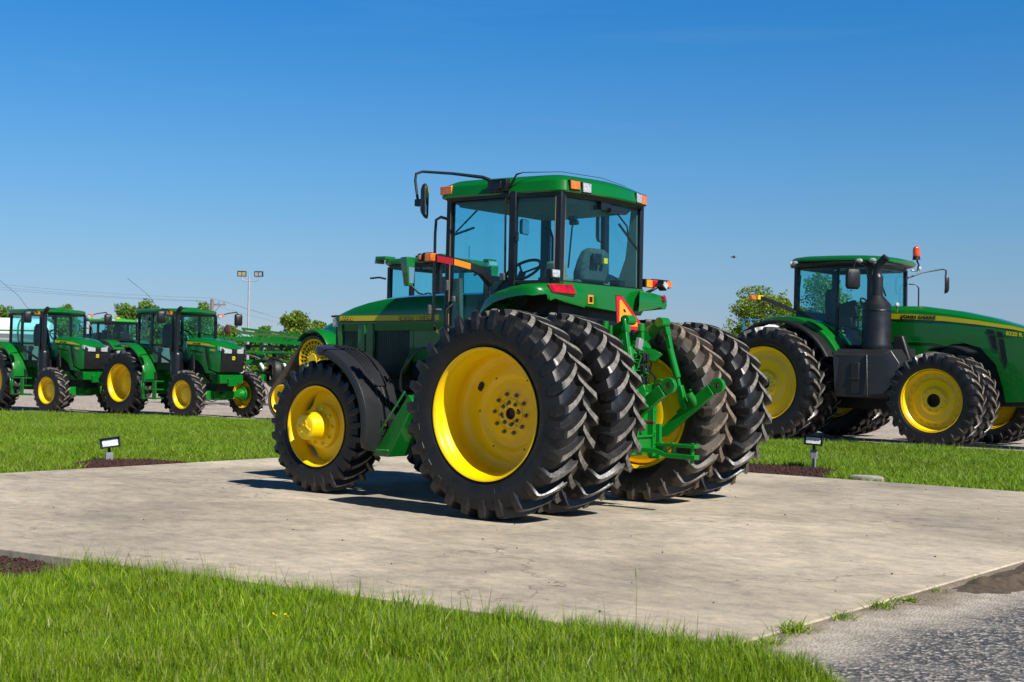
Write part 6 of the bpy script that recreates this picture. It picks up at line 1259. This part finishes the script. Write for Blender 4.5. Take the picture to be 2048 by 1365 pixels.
TREES = [
 (73.3, -47.1, 5.4, 2.6, 'leafy tree between the pale roofed tractor and the small tractor, left half of the pair', LEAF), (72.0, -48.2, 5.75, 2.6, 'taller right half of the pair of trees left of the whole small tractor', LEAF),
 (71.2, -49.3, 4.6, 2.8, 'tree seen through the rear cab window of the whole small tractor', LEAF), (69.5, -50.6, 4.7, 3.2, 'tree seen through the windscreen of the whole small tractor', LEAF),
 (76.6, -56.6, 6.05, 2.6, 'small tree top beside the utility pole crossarm', LEAF), (67.2, -51.6, 4.0, 2.6, 'low tree just right of the utility pole, under the black mirror', LEAF),
 (65.4, -53.1, 4.0, 1.9, 'small rounded tree right of the light pole', LEAF), (52.6, -44.3, 4.5, 2.7, 'bushy bright tree above the planter booms', LEAFB), (55.0, -48.8, 4.1, 1.9, 'thin airy tree beside the nose of the tractor on the pad', LEAF),
 (84.4, -44.6, 5.3, 3.4, 'faint tree behind the left edge tractor roof, at the photo edge', LEAF), (81.0, -47.5, 5.5, 2.8, 'sparse tree top poking above the roof of the left edge tractor', LEAF), (78.5, -46.5, 4.4, 2.8, 'low tree right of the left edge tractor cab', LEAF),
 (22.3, -45.1, 5.35, 3.1, 'leafy tree left of the big right-hand tractor', LEAFB), (22.4, -43.2, 3.7, 1.0, 'low sprig of foliage at the left of the right-hand tree', LEAF), (20.6, -46.2, 4.4, 2.2, 'lower tree directly behind the amber light arm of the right-hand tractor', LEAFB),
 (20.0, -46.9, 5.95, 3.2, 'tree seen through the side window of the big right-hand tractor', LEAF), (18.6, -47.4, 4.9, 1.5, 'tree seen through the door glass of the big right-hand tractor', LEAF), (27.6, -57.9, 5.8, 1.2, 'distant pale tree just left of the right-hand tractor cab', LEAFB)]
for i, (x, y, h, w, lb, lf) in enumerate(TREES):
    near = y > -48 and x < 30
    tree(x, y, h+.1, w*1.3, lb, 40+i, lf, 12000 if near else 8000, .115 if near else .15, .16, 20 if near else 17)
# low hedge line on the horizon
g = np.random.default_rng(77); A = []; 
for x0, y0, x1, y1, hh, n in ((105, -40, 58, -82, 2.2, 9000), (58, -82, 12, -100, 2.6, 9000), (12, -100, -60, -110, 3, 6000), (140, 10, 105, -40, 2.4, 4000)):
    t = g.random(n); x = x0+(x1-x0)*t; y = y0+(y1-y0)*t+g.normal(0, 1.2, n); top = hh*(.25+1.1*vnoise(x, y, 5.0, 8)+.35*vnoise(x, y, 1.5, 9)); z = -.3+top*g.random(n)**.7; A.append(np.stack([x, y, z], 1))
p = np.concatenate(A); n_ = len(p); s = .45*(.6+.8*g.random(n_)); u = g.normal(0, 1, (n_, 3)); u /= np.linalg.norm(u, axis=1)[:, None]; v = np.cross(u, g.normal(0, 1, (n_, 3))); v /= np.linalg.norm(v, axis=1)[:, None]
B_ = np.stack([p-u*s[:, None]*.5, p+v*s[:, None]*.3, p+u*s[:, None]*.5, p-v*s[:, None]*.3], 1).reshape(-1, 3)
me = bpy.data.meshes.new('hedge'); me.vertices.add(len(B_)); me.vertices.foreach_set('co', B_.ravel().astype(np.float32)); me.loops.add(len(B_)); me.loops.foreach_set('vertex_index', np.arange(len(B_), dtype=np.int32)); me.polygons.add(n_); me.polygons.foreach_set('loop_start', (np.arange(n_)*4).astype(np.int32)); me.materials.append(LEAF); me.update(calc_edges=True)
tag(obj('hedgerow', me), 'low dark line of far shrubs along the horizon', 'hedgerow', None, 'stuff')
